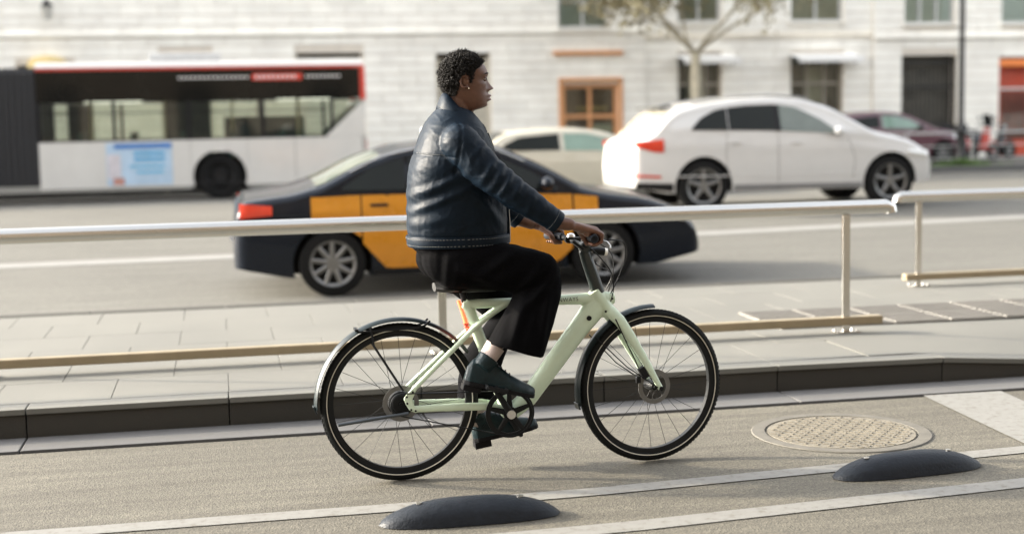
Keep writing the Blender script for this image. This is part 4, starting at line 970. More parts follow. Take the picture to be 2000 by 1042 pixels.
# --- socks and shoes
for nm, A, K in (('n', ANN, KNN), ('f', ANF, KNF)):
    d = (K-A).normalized(); g = MB(); g.tube([A-d*.05, A-d*.02, A, A+d*.03, A+d*.055], [.041, .0405, .0405, .042, .043], 20); g.build('sock', SOCK, body, smooth=70)
def shoe(A, heel, toe, name, heel_h):
    """heel, toe: sole points; builds upper, sole, laces"""
    heel, toe = Vector(heel), Vector(toe); f = (toe-heel); Ln = f.length; f.normalize(); up = Vector((0, 1, 0)).cross(f)*-1
    if up.z < 0: up = -up
    y = Vector((0, 1, 0)); g = MB(); secs = []
    st_ = [0, .06, .18, .32, .46, .60, .75, .88, .97, 1.0]; wd_ = [.018, .033, .037, .036, .037, .043, .046, .038, .022, .006]; ht = [.062, .100, .112, .108, .088, .066, .052, .042, .032, .022]
    n = 24
    for t, w, h in zip(st_, wd_, ht):
        c = heel+f*(Ln*t); ring = []
        for k in range(n):
            a = 2*math.pi*k/n; cc, s_ = math.cos(a), math.sin(a); hh = (h if s_ > 0 else 0)
            sq = abs(cc)**.75*math.copysign(1, cc); wtop = 1-.35*max(0, s_)**1.5
            ring.append(c+y*(w*sq*wtop)+up*(max(0, s_)**.8*h))
        secs.append(ring)
    vs = [p for r in secs for p in r]; m = len(secs)
    g.add(vs, [(j*n+k, j*n+(k+1) % n, (j+1)*n+(k+1) % n, (j+1)*n+k) for j in range(m-1) for k in range(n)]+[tuple(range(n-1, -1, -1)), tuple(range((m-1)*n, m*n))])
    d = (Vector(A)-(heel+f*(Ln*.2)+up*.08)).normalized(); c0 = heel+f*(Ln*.20)+up*.07
    g.tube([c0, c0+d*.03, c0+d*.055], [.044, .045, .0465], 20)
    sh = remeshed(g, name, .0045, 3); sh.data.materials.clear(); sh.data.materials.append(SHOE); sh.parent = body
    g = MB(); out = []
    for t, w in zip(st_, wd_): out.append((heel+f*(Ln*t), w+.004))
    L_ = [c+y*w for c, w in out]+[c-y*w for c, w in reversed(out)]; N = len(L_)
    g.add([p+up*.006 for p in L_]+[p-up*.012 for p in L_], [tuple(range(N)), tuple(range(2*N-1, N-1, -1))]+[(i, N+i, N+(i+1) % N, (i+1) % N) for i in range(N)])
    so = g.build('sole', SOLE, sh, bevel=.003)
    g = MB(); hc = heel+f*(Ln*.12)-up*(.012+heel_h/2); rot = Matrix((f, y, up)).transposed(); g.box(hc, (Ln*.25, .066, heel_h), rot); g.build('heel', SOLE, sh, bevel=.004)
    for k in range(4):
        t = .40+.065*k; c = heel+f*(Ln*t)+up*(lerp(t, st_, ht)+.002); g = MB(); g.tube([c-y*.022-up*.010, c+up*.0015, c+y*.022-up*.010], .0022, 6); g.build('lace', SOLE, sh)
    return sh
shoe(ANN, (.262, -.138, .448), (.566, -.142, .368), 'shoe', .026)
shoe(ANF, (.345, .138, .128), (.640, .142, .176), 'shoe', .030)

# ------------------------------------------------------------------ vehicles
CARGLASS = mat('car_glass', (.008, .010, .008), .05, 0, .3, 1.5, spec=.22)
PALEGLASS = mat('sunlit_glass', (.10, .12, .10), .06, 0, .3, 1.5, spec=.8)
CTYRE = mat('car_tyre', (.010, .010, .010), .75, 0, .2, 40, spec=.15)
ALLOY = mat('alloy', (.22, .22, .215), .35, .7, .1, 20)
TRIM = mat('black_trim', (.010, .010, .011), .5, 0, .2, 20, spec=.25)
REDL = mat('red_lens', (.55, .035, .012), .15, 0, .15, 12, coat=.6)
CLEARL = mat('clear_lens', (.60, .60, .58), .1, .3, .1, 12)
def car(name, loc, L, top, hw, belt, wheels, wr, paint, zb=.24, tum=.40, rx=0., spokes=5, rr0=.085):
    t = empty(name, loc); t.rotation_euler = (rx, 0, 0)
    tx, tz = zip(*top)
    def zt(x): return float(np.mean([np.interp(x+d, tx, tz) for d in (-.06, -.03, 0, .03, .06)])) if .12 < x < L-.12 else float(np.interp(x, tx, tz))
    def plan(x):
        d = min(x, L-x); w = hw
        if d < .9: w *= 1-.10*(1-d/.9)**2
        if d < .12: w -= .10*(1-math.sqrt(max(0, 1-(1-d/.12)**2)))
        return w
    def zbot(x): d = min(x, L-x); return zb+(.10*(1-d/.5) if d < .5 else 0)
    def zbelt(x): return lerp(x, *belt)
    def yside(x, z):
        w = plan(x); b = zbelt(x); k = zbot(x)
        y = w-.035*(max(0, (k+.42-z))/.42)**2+.012*math.exp(-((z-b+.16)/.05)**2)
        if z > b: y -= (z-b)*tum+.012
        else: y -= .03*max(0, (z-(b-.25))/.25)**2
        return y
    def rc(x): return min(rr0, .4*(zt(x)-zbot(x)))
    def ztop(x, y):
        r = rc(x); ys = yside(x, zt(x)-r); return zt(x)-.035*(y/ys)**2
    g = MB(); st = sorted(set([0, .012, .04, .08, .12]+list(np.linspace(.16, L-.16, 64))+[L-.12, L-.08, L-.04, L-.012, L])); nz, na, nt = 16, 6, 8; rings = []
    for x in st:
        r = rc(x); half = []; z0, z1 = zbot(x), zt(x)-.035-r
        half.append((0, z0)); half.append((yside(x, z0)*.6, z0))
        for k in range(nz+1): z = z0+(z1-z0)*k/nz; half.append((yside(x, z), z))
        ye = yside(x, z1)
        for k in range(1, na+1): a = math.pi/2*k/na; half.append((ye-r*(1-math.cos(a)), z1+r*math.sin(a)))
        yy = ye-r
        for k in range(1, nt+1): y = yy*(1-k/nt); half.append((y, zt(x)-.035*(y/ye)**2 if k < nt else zt(x)))
        rings.append([Vector((x, -y, z)) for y, z in half]+[Vector((x, y, z)) for y, z in half[-2:0:-1]])
    n = len(rings[0]); vs = [p for r_ in rings for p in r_]; m = len(st)
    g.add(vs, [(j*n+k, j*n+(k+1) % n, (j+1)*n+(k+1) % n, (j+1)*n+k) for j in range(m-1) for k in range(n)]+[tuple(range(n)), tuple(range((m-1)*n, m*n))])
    b = g.build('body', [paint, TRIM], t, smooth=40)
    cut = MB()
    for wx in wheels:
        for s in (-1, 1): cut.lathe([(0, s*(hw-.36)), (wr+.055, s*(hw-.36)), (wr+.055, s*(hw+.2)), (0, s*(hw+.2))], (wx, 0, wr), 'y', 40, mi=1)
    co = cut.build('cutter', [paint, TRIM]); co.parent = t
    md = b.modifiers.new('b', 'BOOLEAN'); md.object = co; md.operation = 'DIFFERENCE'; md.solver = 'EXACT'
    evaluated(b); bpy.data.objects.remove(co)
    b.data.set_sharp_from_angle(angle=R(38))
    def patch(nm, lo, up, m_, parent=t, off=.010, sides=(-1, 1), nu=16, nv=8, th=.012):
        (lx, lz), (ux, uz) = zip(*lo), zip(*up); x0, x1 = max(lx[0], ux[0]), min(lx[-1], ux[-1]); out = []
        for s in sides:
            g = MB()
            def P(u, v):
                x = x0+(x1-x0)*u; z = lerp(x, lx, lz)*(1-v)+lerp(x, ux, uz)*v; return (x, s*(yside(x, z)+off), z)
            g.sheet(P, nu, nv, th, (0, s, 0)); out.append(g.build(nm, m_, parent, smooth=50))
        return out
    def topglass(nm, x0, x1, inset, m_, off=.006, nu=14):
        g = MB()
        def P(u, v):
            x = x0+(x1-x0)*u; ye = yside(x, zt(x)-.035-rc(x))-inset; y = ye*(2*v-1); s_ = (zt(x+.02)-zt(x-.02))/.04; nn = Vector((-s_, 0, 1)).normalized()
            return Vector((x, y, ztop(x, y)))+nn*off
        g.sheet(P, nu, 12, .01, (0, 0, 1)); return g.build(nm, m_, t, smooth=50)
    def line(nm, pts, m_, parent, r=.004, s=-1, off=.001):
        g = MB(); P = []
        for (a, b_), (c, d) in zip(pts, pts[1:]):
            for k in range(6): P.append((a+(c-a)*k/6, b_+(d-b_)*k/6))
        P.append(pts[-1]); g.tube([(x, s*(yside(x, z)+off), z) for x, z in P], r, 6); g.build(nm, m_, parent)
    for wx in wheels:
        for s in (-1, 1):
            yc = s*(hw-.115); g = MB(); W_ = .105
            g.lathe([(wr*.68, -W_), (wr*.80, -W_), (wr*.96, -W_*.92), (wr, -W_*.6), (wr, W_*.6), (wr*.96, W_*.92), (wr*.80, W_), (wr*.68, W_)], (wx, yc, wr), 'y', 44); w = g.build('wheel', CTYRE, t, smooth=40)
            g = MB(); g.lathe([(0, s*.0), (wr*.6, s*.0), (wr*.68, s*.09), (wr*.72, s*.098), (wr*.69, s*.104), (wr*.63, s*.085), (wr*.60, -s*.02), (0, -s*.02)], (wx, yc, wr), 'y', 44, mi=1)
            for k in range(spokes):
                a = 2*math.pi*(k+.25)/spokes; c, d = math.cos(a), math.sin(a)
                g.tube([(wx+.03*c, yc+s*.07, wr+.03*d), (wx+wr*.35*c, yc+s*.085, wr+wr*.35*d), (wx+wr*.66*c, yc+s*.088, wr+wr*.66*d)], [(.012, wr*.10), (.012, wr*.075), (.012, wr*.065)], 8, up=(0, 1, 0), mi=0)
            g.lathe([(0, s*.09), (wr*.14, s*.088), (wr*.16, s*.05)], (wx, yc, wr), 'y', 20, mi=0)
            g.lathe([(wr*.61, s*.085), (wr*.71, s*.100), (wr*.70, s*.106), (wr*.62, s*.092)], (wx, yc, wr), 'y', 44, mi=0)
            g.build('rim', [ALLOY, TRIM], w, smooth=40)
    return t, dict(patch=patch, topglass=topglass, line=line, yside=yside, zt=zt, ztop=ztop, body=b, hw=hw, L=L)
def mirror(t, K, x, z, m_):
    for s in (-1, 1):
        y = s*(K['yside'](x, z)+.09); g = MB(); g.ball((x, y, z+.02), (.07, .10, .065), 14); mo = g.build('wing_mirror', m_, t, smooth=60)
        g = MB(); g.box((x+.01, y-s*.08, z-.03), (.05, .10, .03)); g.build('mirror_stalk', TRIM, mo, bevel=.008)
def handles(t, K, pts, m_):
    for x, z in pts:
        for s in (-1, 1):
            y = s*(K['yside'](x, z)+.016); g = MB(); g.box((x, y, z), (.17, .022, .028)); g.build('door_handle', m_, t, bevel=.008)

# --- black and yellow taxi
TBLK = mat('taxi_black', (.004, .007, .013), .25, 0, .1, 6, coat=.25, spec=.25)
TYEL = mat('taxi_yellow', (.56, .215, .003), .28, 0, .06, 6, coat=.7)
taxi, K = car('taxi', (.10, 14.34, -.085), 4.60, [(0, .52), (.03, .86), (.12, .955), (.55, 1.005), (.85, 1.09), (1.2, 1.265), (1.6, 1.40), (2.1, 1.445), (2.55, 1.405), (3.0, 1.20), (3.38, .985), (3.62, .93), (4.0, .875), (4.35, .76), (4.53, .60), (4.60, .44)], .90, ([0, 1.2, 3.3, 4.6], [.97, .965, .915, .75]), (.91, 3.56), .318, TBLK, zb=.19, rx=.02, spokes=9)
tag(taxi, 'black and yellow taxi passing behind the cyclist', 'taxi')
# doors in yellow, each with its gap
K['patch']('rear_door', [(1.20, .50), (1.42, .255), (2.16, .25)], [(1.20, .955), (2.16, .945)], TYEL, nu=18)
K['patch']('front_door', [(2.18, .25), (3.10, .25), (3.24, .38)], [(2.18, .944), (3.24, .905)], TYEL, nu=18)
K['patch']('rear_quarter', [(.72, .74), (.98, .70), (1.185, .56)], [(.72, .945), (1.185, .955)], TYEL, nu=10)
K['patch']('front_wing', [(3.26, .70), (3.50, .73)], [(3.26, .90), (3.50, .875)], TYEL, nu=8)
K['patch']('side_window', [(1.02, 1.005), (1.62, .995)], [(1.02, 1.03), (1.30, 1.20), (1.62, 1.295)], CARGLASS, nu=12)
K['patch']('side_window', [(1.66, .995), (2.22, .985)], [(1.66, 1.30), (2.0, 1.335), (2.22, 1.325)], CARGLASS, nu=12)
K['patch']('side_window', [(2.30, .98), (3.10, .955)], [(2.30, 1.315), (2.55, 1.27), (2.85, 1.13), (3.10, .975)], CARGLASS, nu=14)
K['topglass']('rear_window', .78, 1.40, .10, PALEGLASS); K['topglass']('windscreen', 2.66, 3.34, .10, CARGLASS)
handles(taxi, K, [(1.36, .86), (2.32, .84)], TBLK); mirror(taxi, K, 2.98, 1.0, TBLK)
K['patch']('tail_lamp', [(.06, .76), (.36, .79)], [(.06, .90), (.36, .875)], REDL, nu=8, nv=4); K['patch']('headlamp', [(4.08, .66), (4.45, .60)], [(4.08, .74), (4.45, .70)], CLEARL, nu=8, nv=4)
K['patch']('sill_trim', [(1.30, .20), (3.14, .20)], [(1.30, .245), (3.14, .245)], TRIM, nu=16, nv=3)
K['line']('roof_strip', [(1.1, 1.17), (1.4, 1.31), (1.8, 1.385), (2.2, 1.395), (2.5, 1.36), (2.8, 1.23)], mat('chrome_strip', (.7, .7, .72), .15, 1), taxi, .008)
g = MB(); g.box((-.012, 0, .56), (.012, .52, .11)); pl = g.build('number_plate', mat('plate_white', (.75, .75, .74), .4), taxi, bevel=.004)
g = MB(); g.box((-.020, -.235, .56), (.004, .05, .10)); g.build('plate_band', mat('plate_blue', (.02, .09, .45), .4), pl)
g = MB(); g.box((2.02, 0, 1.50), (.16, .62, .10)); g.build('roof_sign', mat('taxi_sign_white', (.75, .74, .70), .4), taxi, bevel=.03)

# --- white sport utility car
WPNT = mat('white_car_paint', (.58, .575, .56), .24, 0, .03, 5, coat=.8)
suv, K = car('sport_utility_car', (5.72, 20.25, .155), 4.62, [(0, .62), (.03, .98), (.10, 1.06), (.24, 1.12), (.60, 1.455), (.74, 1.515), (1.0, 1.565), (1.6, 1.64), (2.1, 1.655), (2.6, 1.615), (3.0, 1.50), (3.35, 1.305), (3.62, 1.145), (3.9, 1.085), (4.25, .995), (4.47, .87), (4.58, .72), (4.62, .52)], .94, ([0, .9, 3.4, 4.62], [1.13, 1.12, 1.04, .86]), (1.03, 3.90), .37, WPNT, zb=.28, tum=.36, spokes=5, rr0=.10)
tag(suv, 'white sport utility car driving right beyond the handrail', 'car')
K['patch']('side_window', [(.86, 1.165), (1.40, 1.155)], [(.86, 1.19), (1.0, 1.33), (1.22, 1.44), (1.40, 1.475)], CARGLASS, nu=14)
K['patch']('side_window', [(1.42, 1.155), (2.12, 1.135)], [(1.42, 1.478), (1.7, 1.505), (2.12, 1.512)], CARGLASS, nu=14)
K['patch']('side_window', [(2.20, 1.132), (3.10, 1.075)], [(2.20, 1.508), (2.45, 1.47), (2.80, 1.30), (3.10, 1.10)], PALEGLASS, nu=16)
K['patch']('window_pillar', [(2.115, 1.13), (2.205, 1.13)], [(2.115, 1.512), (2.205, 1.508)], TRIM, nu=3, off=.011)
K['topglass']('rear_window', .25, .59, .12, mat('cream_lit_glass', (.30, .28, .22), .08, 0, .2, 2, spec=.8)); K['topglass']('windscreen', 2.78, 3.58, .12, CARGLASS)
handles(suv, K, [(1.50, .98), (2.42, .96)], WPNT); mirror(suv, K, 3.05, 1.10, WPNT)
K['patch']('tail_lamp', [(.02, .95), (.30, .87), (.44, .86)], [(.02, 1.02), (.50, 1.055)], REDL, nu=10, nv=4)
K['patch']('rear_reflector', [(.03, .52), (.40, .50)], [(.03, .56), (.40, .535)], REDL, nu=8, nv=3)
K['patch']('headlamp', [(4.18, .74), (4.52, .70)], [(4.18, .84), (4.52, .80)], CLEARL, nu=8, nv=4)
K['patch']('sill_trim', [(1.48, .29), (3.45, .29)], [(1.48, .38), (3.45, .36)], mat('sill_grey', (.20, .20, .20), .5), nu=16, nv=3)
K['patch']('rear_apron', [(.05, .36), (.58, .30)], [(.05, .44), (.58, .42)], TRIM, nu=8, nv=3)
for s in (-1, 1):
    for pts in ([(1.40, .42), (1.36, .80), (1.38, 1.12)], [(2.16, .40), (2.15, .8), (2.16, 1.12)], [(3.30, .42), (3.34, .7), (3.22, 1.04)]): K['line']('door_gap', pts, mat('gap_dark', (.06, .06, .06), .7), suv, .003, s)
    K['line']('body_crease', [(.5, .52), (2, .50), (3.4, .50)], WPNT, suv, .009, s, -.003)
g = MB(); g.box((.58, 0, 1.512), (.20, 1.15, .022), Matrix.Rotation(R(-8), 3, 'Y')); g.build('roof_spoiler', mat('spoiler_dark', (.05, .05, .045), .4), suv, bevel=.008)
for s in (-1, 1):
    g = MB(); P = [(x, s*(K['yside'](x, K['zt'](x)-.12)-.05), K['zt'](x)-.012) for x in np.linspace(.9, 2.7, 12)]; g.tube(P, .014, 8); g.build('roof_rail', ALLOY, suv)
g = MB(); g.box((-.005, 0, .80), (.012, .52, .11)); g.build('number_plate', MATS['plate_white'], suv, bevel=.004)
for s in ():
    g = MB(); g.sheet(lambda u, v: (.012-.0*u, s*(.42+.44*u), .93+.10*v), 4, 3, .01, (-1, 0, 0)); g.build('tail_lamp', REDL, suv)

# --- pale hatchback waiting beyond, half hidden
CREAM = mat('beige_car_paint', (.50, .47, .38), .3, 0, .05, 5, coat=.7)
hb_top = [(0, .55), (.03, .92), (.10, 1.0), (.30, 1.28), (.55, 1.40), (1.2, 1.46), (1.8, 1.45), (2.3, 1.36), (2.75, 1.14), (3.05, .985), (3.5, .92), (3.85, .82), (4.0, .66), (4.05, .5)]
def hatch(name, loc, paint, label, rx=0, zs=1):
    h, K = car(name, loc, 4.05, hb_top, .86, ([0, 1, 3, 4.05], [.97, .96, .91, .78]), (.72, 3.25), .30, paint, zb=.2, rx=rx, spokes=7)
    tag(h, label, 'car')
    K['patch']('side_window', [(.42, 1.0), (1.40, .99)], [(.42, 1.12), (.7, 1.27), (1.40, 1.33)], CARGLASS, nu=12)
    K['patch']('side_window', [(1.48, .985), (2.70, .945)], [(1.48, 1.33), (1.9, 1.32), (2.3, 1.21), (2.70, .97)], mat('green_glass', (.16, .24, .19), .08, 0, .2, 2, spec=.8), nu=14)
    K['topglass']('windscreen', 2.2, 3.0, .10, CARGLASS); K['topglass']('rear_window', .12, .5, .10, CARGLASS)
    K['patch']('headlamp', [(3.55, .68), (3.9, .62)], [(3.55, .78), (3.9, .74)], CLEARL, nu=8, nv=4); K['patch']('tail_lamp', [(.05, .72), (.2, .72)], [(.05, .95), (.2, .93)], REDL, nu=6, nv=4)
    handles(h, K, [(1.56, .86)], paint); mirror(h, K, 2.55, .98, TRIM)
    h.scale = (1, 1, zs); return h
hatch('hatchback_car', (4.32, 24.6, .16), CREAM, 'low beige hatchback between the taxi and the white car', zs=.83)
hatch('parked_car', (16.1, 36.6, .08), mat('maroon_car_paint', (.10, .035, .05), .3, 0, .05, 5, coat=.7), 'dark maroon car parked behind the far railing')

# --- articulated bus: trailing section with its bellows
bus = empty('articulated_bus', (0, 30.0, 0), label='white articulated city bus with dark window band at left', cat='bus')
BWHT = mat('bus_white', (.60, .59, .56), .3, 0, .05, 2, coat=.5)
BBLK = mat('bus_black_glass', (.008, .008, .007), .07, 0, .3, 1.2, spec=.3)
BGL = glass('bus_glass', (.92, .94, .88), .08)
BRED = mat('bus_red', (.55, .06, .04), .35, 0, .1, 4)
BX0, BX1, BW = -3.55, 3.04, 2.5
def arch_poly(x0, x1, z0, z1, wx, r, zc):
    P = [(x0, z1), (x0, z0)]
    if wx is not None:
        a0 = math.asin((z0-zc)/r)
        for k in range(17): a = math.pi-a0-(math.pi-2*a0)*k/16; P.append((wx+r*math.cos(a), zc+r*math.sin(a)))
    return P+[(x1, z0), (x1, z1)]
def bus_side(y0, y1, near):
    # skirt panels split either side of the arch; the rear corner rises as a white blade
    for k, (a, b) in enumerate(((BX0, -1.96), (-1.95, -.58), (.58, 1.55), (1.56, BX1-.08))):
        g = MB(); g.prism([(a, .29), (b, .29), (b, 1.235), (a, 1.235)], y0, y1); g.build('skirt_panel', BWHT, bus, bevel=.006)
    g = MB(); g.prism(arch_poly(-.575, .575, .29, 1.235, 0, .545, .47), y0, y1); g.build('arch_panel', BWHT, bus, bevel=0)
    g = MB(); g.prism([(2.20, 1.24), (BX1-.04, 1.24), (BX1+.01, 1.98), (2.92, 1.90)], y0, y1); g.build('corner_blade', BWHT, bus, bevel=.006)
    g = MB(); g.prism([(BX0, 2.03), (2.93, 2.03), (2.93, 2.655), (BX0, 2.655)], y0+.004, y1-.004); cp = g.build('cantrail', BBLK, bus, bevel=.004)
    g = MB(); g.prism([(2.935, 1.99), (BX1+.012, 1.99), (BX1, 2.68), (2.935, 2.68)], y0, y1); g.build('corner_stripe', BRED, bus, bevel=.01)
    g = MB(); g.prism([(BX0, 2.66), (BX1-.02, 2.66), (BX1-.02, 2.715), (BX0, 2.715)], y0, y1); g.build('roof_stripe', BRED, bus, bevel=.012)
    xs = [BX0, -2.10, -.62, .88, 2.30]
    for a in xs: 
        g = MB(); g.prism([(a, 1.24), (a+.07, 1.24), (a+.07, 2.028), (a, 2.028)], y0+.008, y1-.008); g.build('pillar', TRIM, bus)
    for a, b in zip(xs, xs[1:]):
        g = MB(); g.prism([(a+.075, 1.255), (b-.005, 1.255), (b-.005, 2.02), (a+.075, 2.02)], (y0+y1)/2-.004, (y0+y1)/2+.004); w = g.build('window', BGL, bus)
        g = MB(); g.prism([(a+.075, 1.80), (b-.005, 1.80), (b-.005, 1.815), (a+.075, 1.815)], y0+.012, y1-.012); g.build('hopper_bar', TRIM, w)
    g = MB(); g.prism([(2.375, 1.29), (2.87, 1.86), (2.90, 2.02), (2.375, 2.02)], (y0+y1)/2-.004, (y0+y1)/2+.004); g.build('window', BGL, bus)
    g = MB(); g.prism([(BX0, 1.236), (2.2, 1.236), (2.2, 1.253), (BX0, 1.253)], y0-.004, y1+.004); g.build('waist_rail', TRIM, bus)
    return cp
cp = bus_side(0, .06, True); bus_side(BW-.06, BW, False)
g = MB(); g.box(((BX0+BX1)/2, BW/2, .33), (BX1-BX0-.1, BW-.13, .07)); g.build('floor', TRIM, bus)
g = MB(); N_ = 14
g.prism([(.0, 2.72)]+[(BW/2-(BW/2)*math.cos(math.pi*k/N_), 2.72+.15*math.sin(math.pi*k/N_)**.6) for k in range(1, N_)]+[(BW, 2.72)], BX0, BX1-.03, 'yz'); g.build('roof', BWHT, bus, smooth=50)
g = MB(); g.box(((BX0+BX1)/2, BW/2, 2.10), (BX1-BX0-.2, BW-.14, .06)); g.build('ceiling', mat('bus_ceiling', (.30, .29, .25), .7), bus)
g = MB(); g.box((BX1-.03, BW/2, .77), (.06, BW-.14, .94)); g.build('rear_panel', BWHT, bus, bevel=.01)
g = MB(); g.box((BX1-.03, BW/2, 2.35), (.06, BW-.14, .6)); g.build('rear_panel', BBLK, bus, bevel=.01)
g = MB(); g.box((BX1-.03, BW/2, 1.64), (.012, BW-.14, .78)); g.build('rear_window', BGL, bus)
for s in (0, 1):
    g = MB(); g.box((BX1+.004, .14+s*(BW-.28), 1.05), (.02, .14, .24)); g.build('tail_lamp', REDL, bus, bevel=.008)
ru = MB(); ru.box((-.62, BW/2, 2.93), (1.45, 1.5, .17)); ru.build('roof_unit', mat('roof_unit_grey', (.52, .52, .51), .6), bus, bevel=.03)
for s in (0, 1):
    yc = .22+s*(BW-.44); g = MB(); wr = .47
    g.lathe([(.28, -.14), (.38, -.15), (.45, -.14), (.47, -.09), (.47, .09), (.45, .14), (.38, .15), (.28, .14)], (0, yc, .475), 'y', 40); w = g.build('wheel', CTYRE, bus, smooth=40)
    g = MB(); sg = -1 if s == 0 else 1; g.lathe([(0, sg*.06), (.10, sg*.06), (.12, sg*.10), (.20, sg*.03), (.28, sg*.12), (.29, sg*.14), (.285, 0), (0, 0)], (0, yc, .475), 'y', 32); g.build('rim', mat('bus_rim', (.02, .02, .02), .5, spec=.2), w, smooth=40)
g = MB(); g.box((0, BW/2, .5), (1.14, BW-.9, .6)); g.build('wheel_housing', TRIM, bus)
# lettering strip above the windows, too small to read: bars of its size and colours
WLET = mat('white_letter', (.70, .68, .66), .5)
g = MB(); g.box((1.23, -.004, 2.49), (1.02, .006, .135)); rp = g.build('red_label', BRED, cp)
for k in range(9):
    g = MB(); g.box((.80+.095*k+.02, -.009, 2.49), (.055, .004, .060)); g.build('letter_block', WLET, rp)
for a, b, n in ((-.78, .66, 16), (1.80, 2.54, 9)):
    for k in range(n):
        g = MB(); g.box((a+(b-a)*(k+.5)/n, -.002, 2.49), ((b-a)/n*.62, .006, .045)); g.build('letter_block', WLET, cp)
# blue advertisement on the skirt
adv = MB(); adv.box((-1.60, -.005, .765), (1.30, .006, .86)); ad = adv.build('advertisement', mat('poster_pale_blue', (.42, .55, .68), .5, 0, .12, 3), bus)
for (x, z, w, h, c) in ((-1.52, 1.13, 1.14, .10, (.05, .17, .45)), (-1.40, .98, .62, .06, (.02, .30, .55)), (-1.40, .86, .62, .06, (.02, .30, .55)), (-1.45, .72, .70, .05, (.10, .40, .62)), (-1.40, .60, .55, .05, (.10, .40, .62)), (-2.10, .72, .26, .5, (.58, .55, .58)), (-2.02, .42, .22, .14, (.50, .25, .20))):
    g = MB(); g.box((x, -.011, z), (w, .004, h)); g.build('printed_bar', mat('print_%d%d' % (int(-x*100), int(z*100)), c, .5), ad)
# seats, poles, lamps
g = MB(); g.box((-.62, 1.75, 1.22), (.95, .9, 1.62)); g.build('equipment_cabinet', mat('bus_cabinet', (.035, .05, .04), .6, 0, .2, 4), bus, bevel=.02)
g = MB(); g.box((1.0, 2.05, 1.02), (1.75, .5, 1.35)); g.build('rear_bench', mat('bus_bench', (.05, .08, .07), .7, 0, .25, 4), bus, bevel=.04)
g = MB(); g.box((-2.92, 2.2, 1.22), (.5, .3, 1.6)); g.build('ticket_screen', mat('bus_screen', (.06, .075, .06), .6, 0, .2, 4), bus, bevel=.02)
SEAT = mat('bus_seat', (.05, .13, .12), .7, 0, .2, 20); POLE = mat('bus_pole', (.55, .58, .30), .4)
for i in range(6):
    for y in (.35, .82, 1.70, 2.15):
        x = -3.0+1.02*i
        g = MB(); g.box((x, y, .80), (.42, .42, .08)); g.box((x+.20, y, 1.10), (.07, .42, .62), Matrix.Rotation(R(8), 3, 'Y')); g.build('seat', SEAT, bus, bevel=.03)
for x in (-2.6, -1.1, .3, 1.7):
    for y in (.95, 1.55):
        g = MB(); g.tube([(x, y, .37), (x, y, 2.07)], .02, 8); g.build('pole', POLE, bus)
g = MB(); g.box((.40, .35, 2.055), (1.0, .12, .03)); g.build('ceiling_lamp', mat('teal_lamp', (.12, .45, .36), .4, emis=.25, var=0), bus)
for x in (-2.2, 1.9):
    g = MB(); g.box((x, 2.1, 2.055), (1.2, .12, .03)); g.build('ceiling_lamp', mat('cool_lamp', (.7, .72, .6), .4, emis=.5, var=0), bus)
# concertina joint and the leading section
BELL = mat('bellows_rubber', (.03, .03, .032), .75, 0, .15, 8)
for k in range(12):
    x = BX0-.06-.125*k; g = MB()
    out = [(.02, .36), (.02, 2.62), (.16, 2.74), (BW-.16, 2.74), (BW-.02, 2.62), (BW-.02, .36)]
    g.prism([(y, z) for y, z in out], x-.055, x-.012, 'yz'); g.prism([(.06 if y < 1 else BW-.06, z-.04 if z > 2 else z) for y, z in out], x-.012, x+.07, 'yz'); g.build('bellows_fold', BELL, bus, bevel=0)
X2, X3 = -13.0, BX0-1.6
for y0 in (0, BW-.06):
    for a, b in ((X2, -10.3), (-10.29, -7.7), (-7.69, X3)):
        g = MB(); g.prism([(a, .29), (b, .29), (b, 1.235), (a, 1.235)], y0, y0+.06); g.build('skirt_panel', BWHT, bus, bevel=.006)
        g = MB(); g.prism([(a, 1.245), (b, 1.245), (b, 2.655), (a, 2.655)], y0+.004, y0+.056); g.build('window', BBLK, bus)
    g = MB(); g.prism([(X2, 2.66), (X3, 2.66), (X3, 2.715), (X2, 2.715)], y0, y0+.06); g.build('roof_stripe', BRED, bus)
g = MB(); g.prism([(.0, 2.72)]+[(BW/2-(BW/2)*math.cos(math.pi*k/N_), 2.72+.15*math.sin(math.pi*k/N_)**.6) for k in range(1, N_)]+[(BW, 2.72)], X2, X3, 'yz'); g.build('roof', BWHT, bus, smooth=50)
g = MB(); g.box((X2+.03, BW/2, 1.5), (.06, BW-.13, 2.42)); g.build('front_panel', BBLK, bus)
g = MB(); g.box(((X2+X3)/2, BW/2, .33), (X3-X2-.1, BW-.13, .07)); g.build('floor', TRIM, bus)

# ------------------------------------------------------------------ far side street furniture, trees
rail = empty('street_railing', (0, 34.5, .08), label='long pale metal railing along the far pavement', cat='railing')
GALV = mat('galvanised', (.50, .50, .48), .45, .5, .1, 10)
for z in (.84, .50, .16):
    g = MB(); g.tube([(4.5, 0, z), (27.0, 0, z)], .028 if z > .8 else .016, 10); g.build('rail', GALV, rail)
for i in range(13):
    g = MB(); g.tube([(4.6+1.86*i, 0, 0), (4.6+1.86*i, 0, .84)], .026, 10); g.build('post', GALV, rail)
lp = empty('lamp_post', (18.97, 34.15, .08), label='dark iron lamp post rising behind the white car bonnet', cat='lamp post')
g = MB(); g.lathe([(.17, 0), (.17, .12), (.13, .2), (.12, .85), (.145, .9), (.10, 1.0), (.075, 1.3), (.065, 6.4), (0, 6.4)], (0, 0, 0), 'z', 20); g.build('pole', BLACKP, lp)
g = MB(); g.tube([(0, 0, 6.3), (.0, -.5, 6.7), (0, -1.2, 6.75)], .04, 10); ar = g.build('arm', BLACKP, lp)
g = MB(); g.box((0, -1.45, 6.72), (.28, .6, .10)); g.build('lamp_head', BLACKP, lp, bevel=.03)
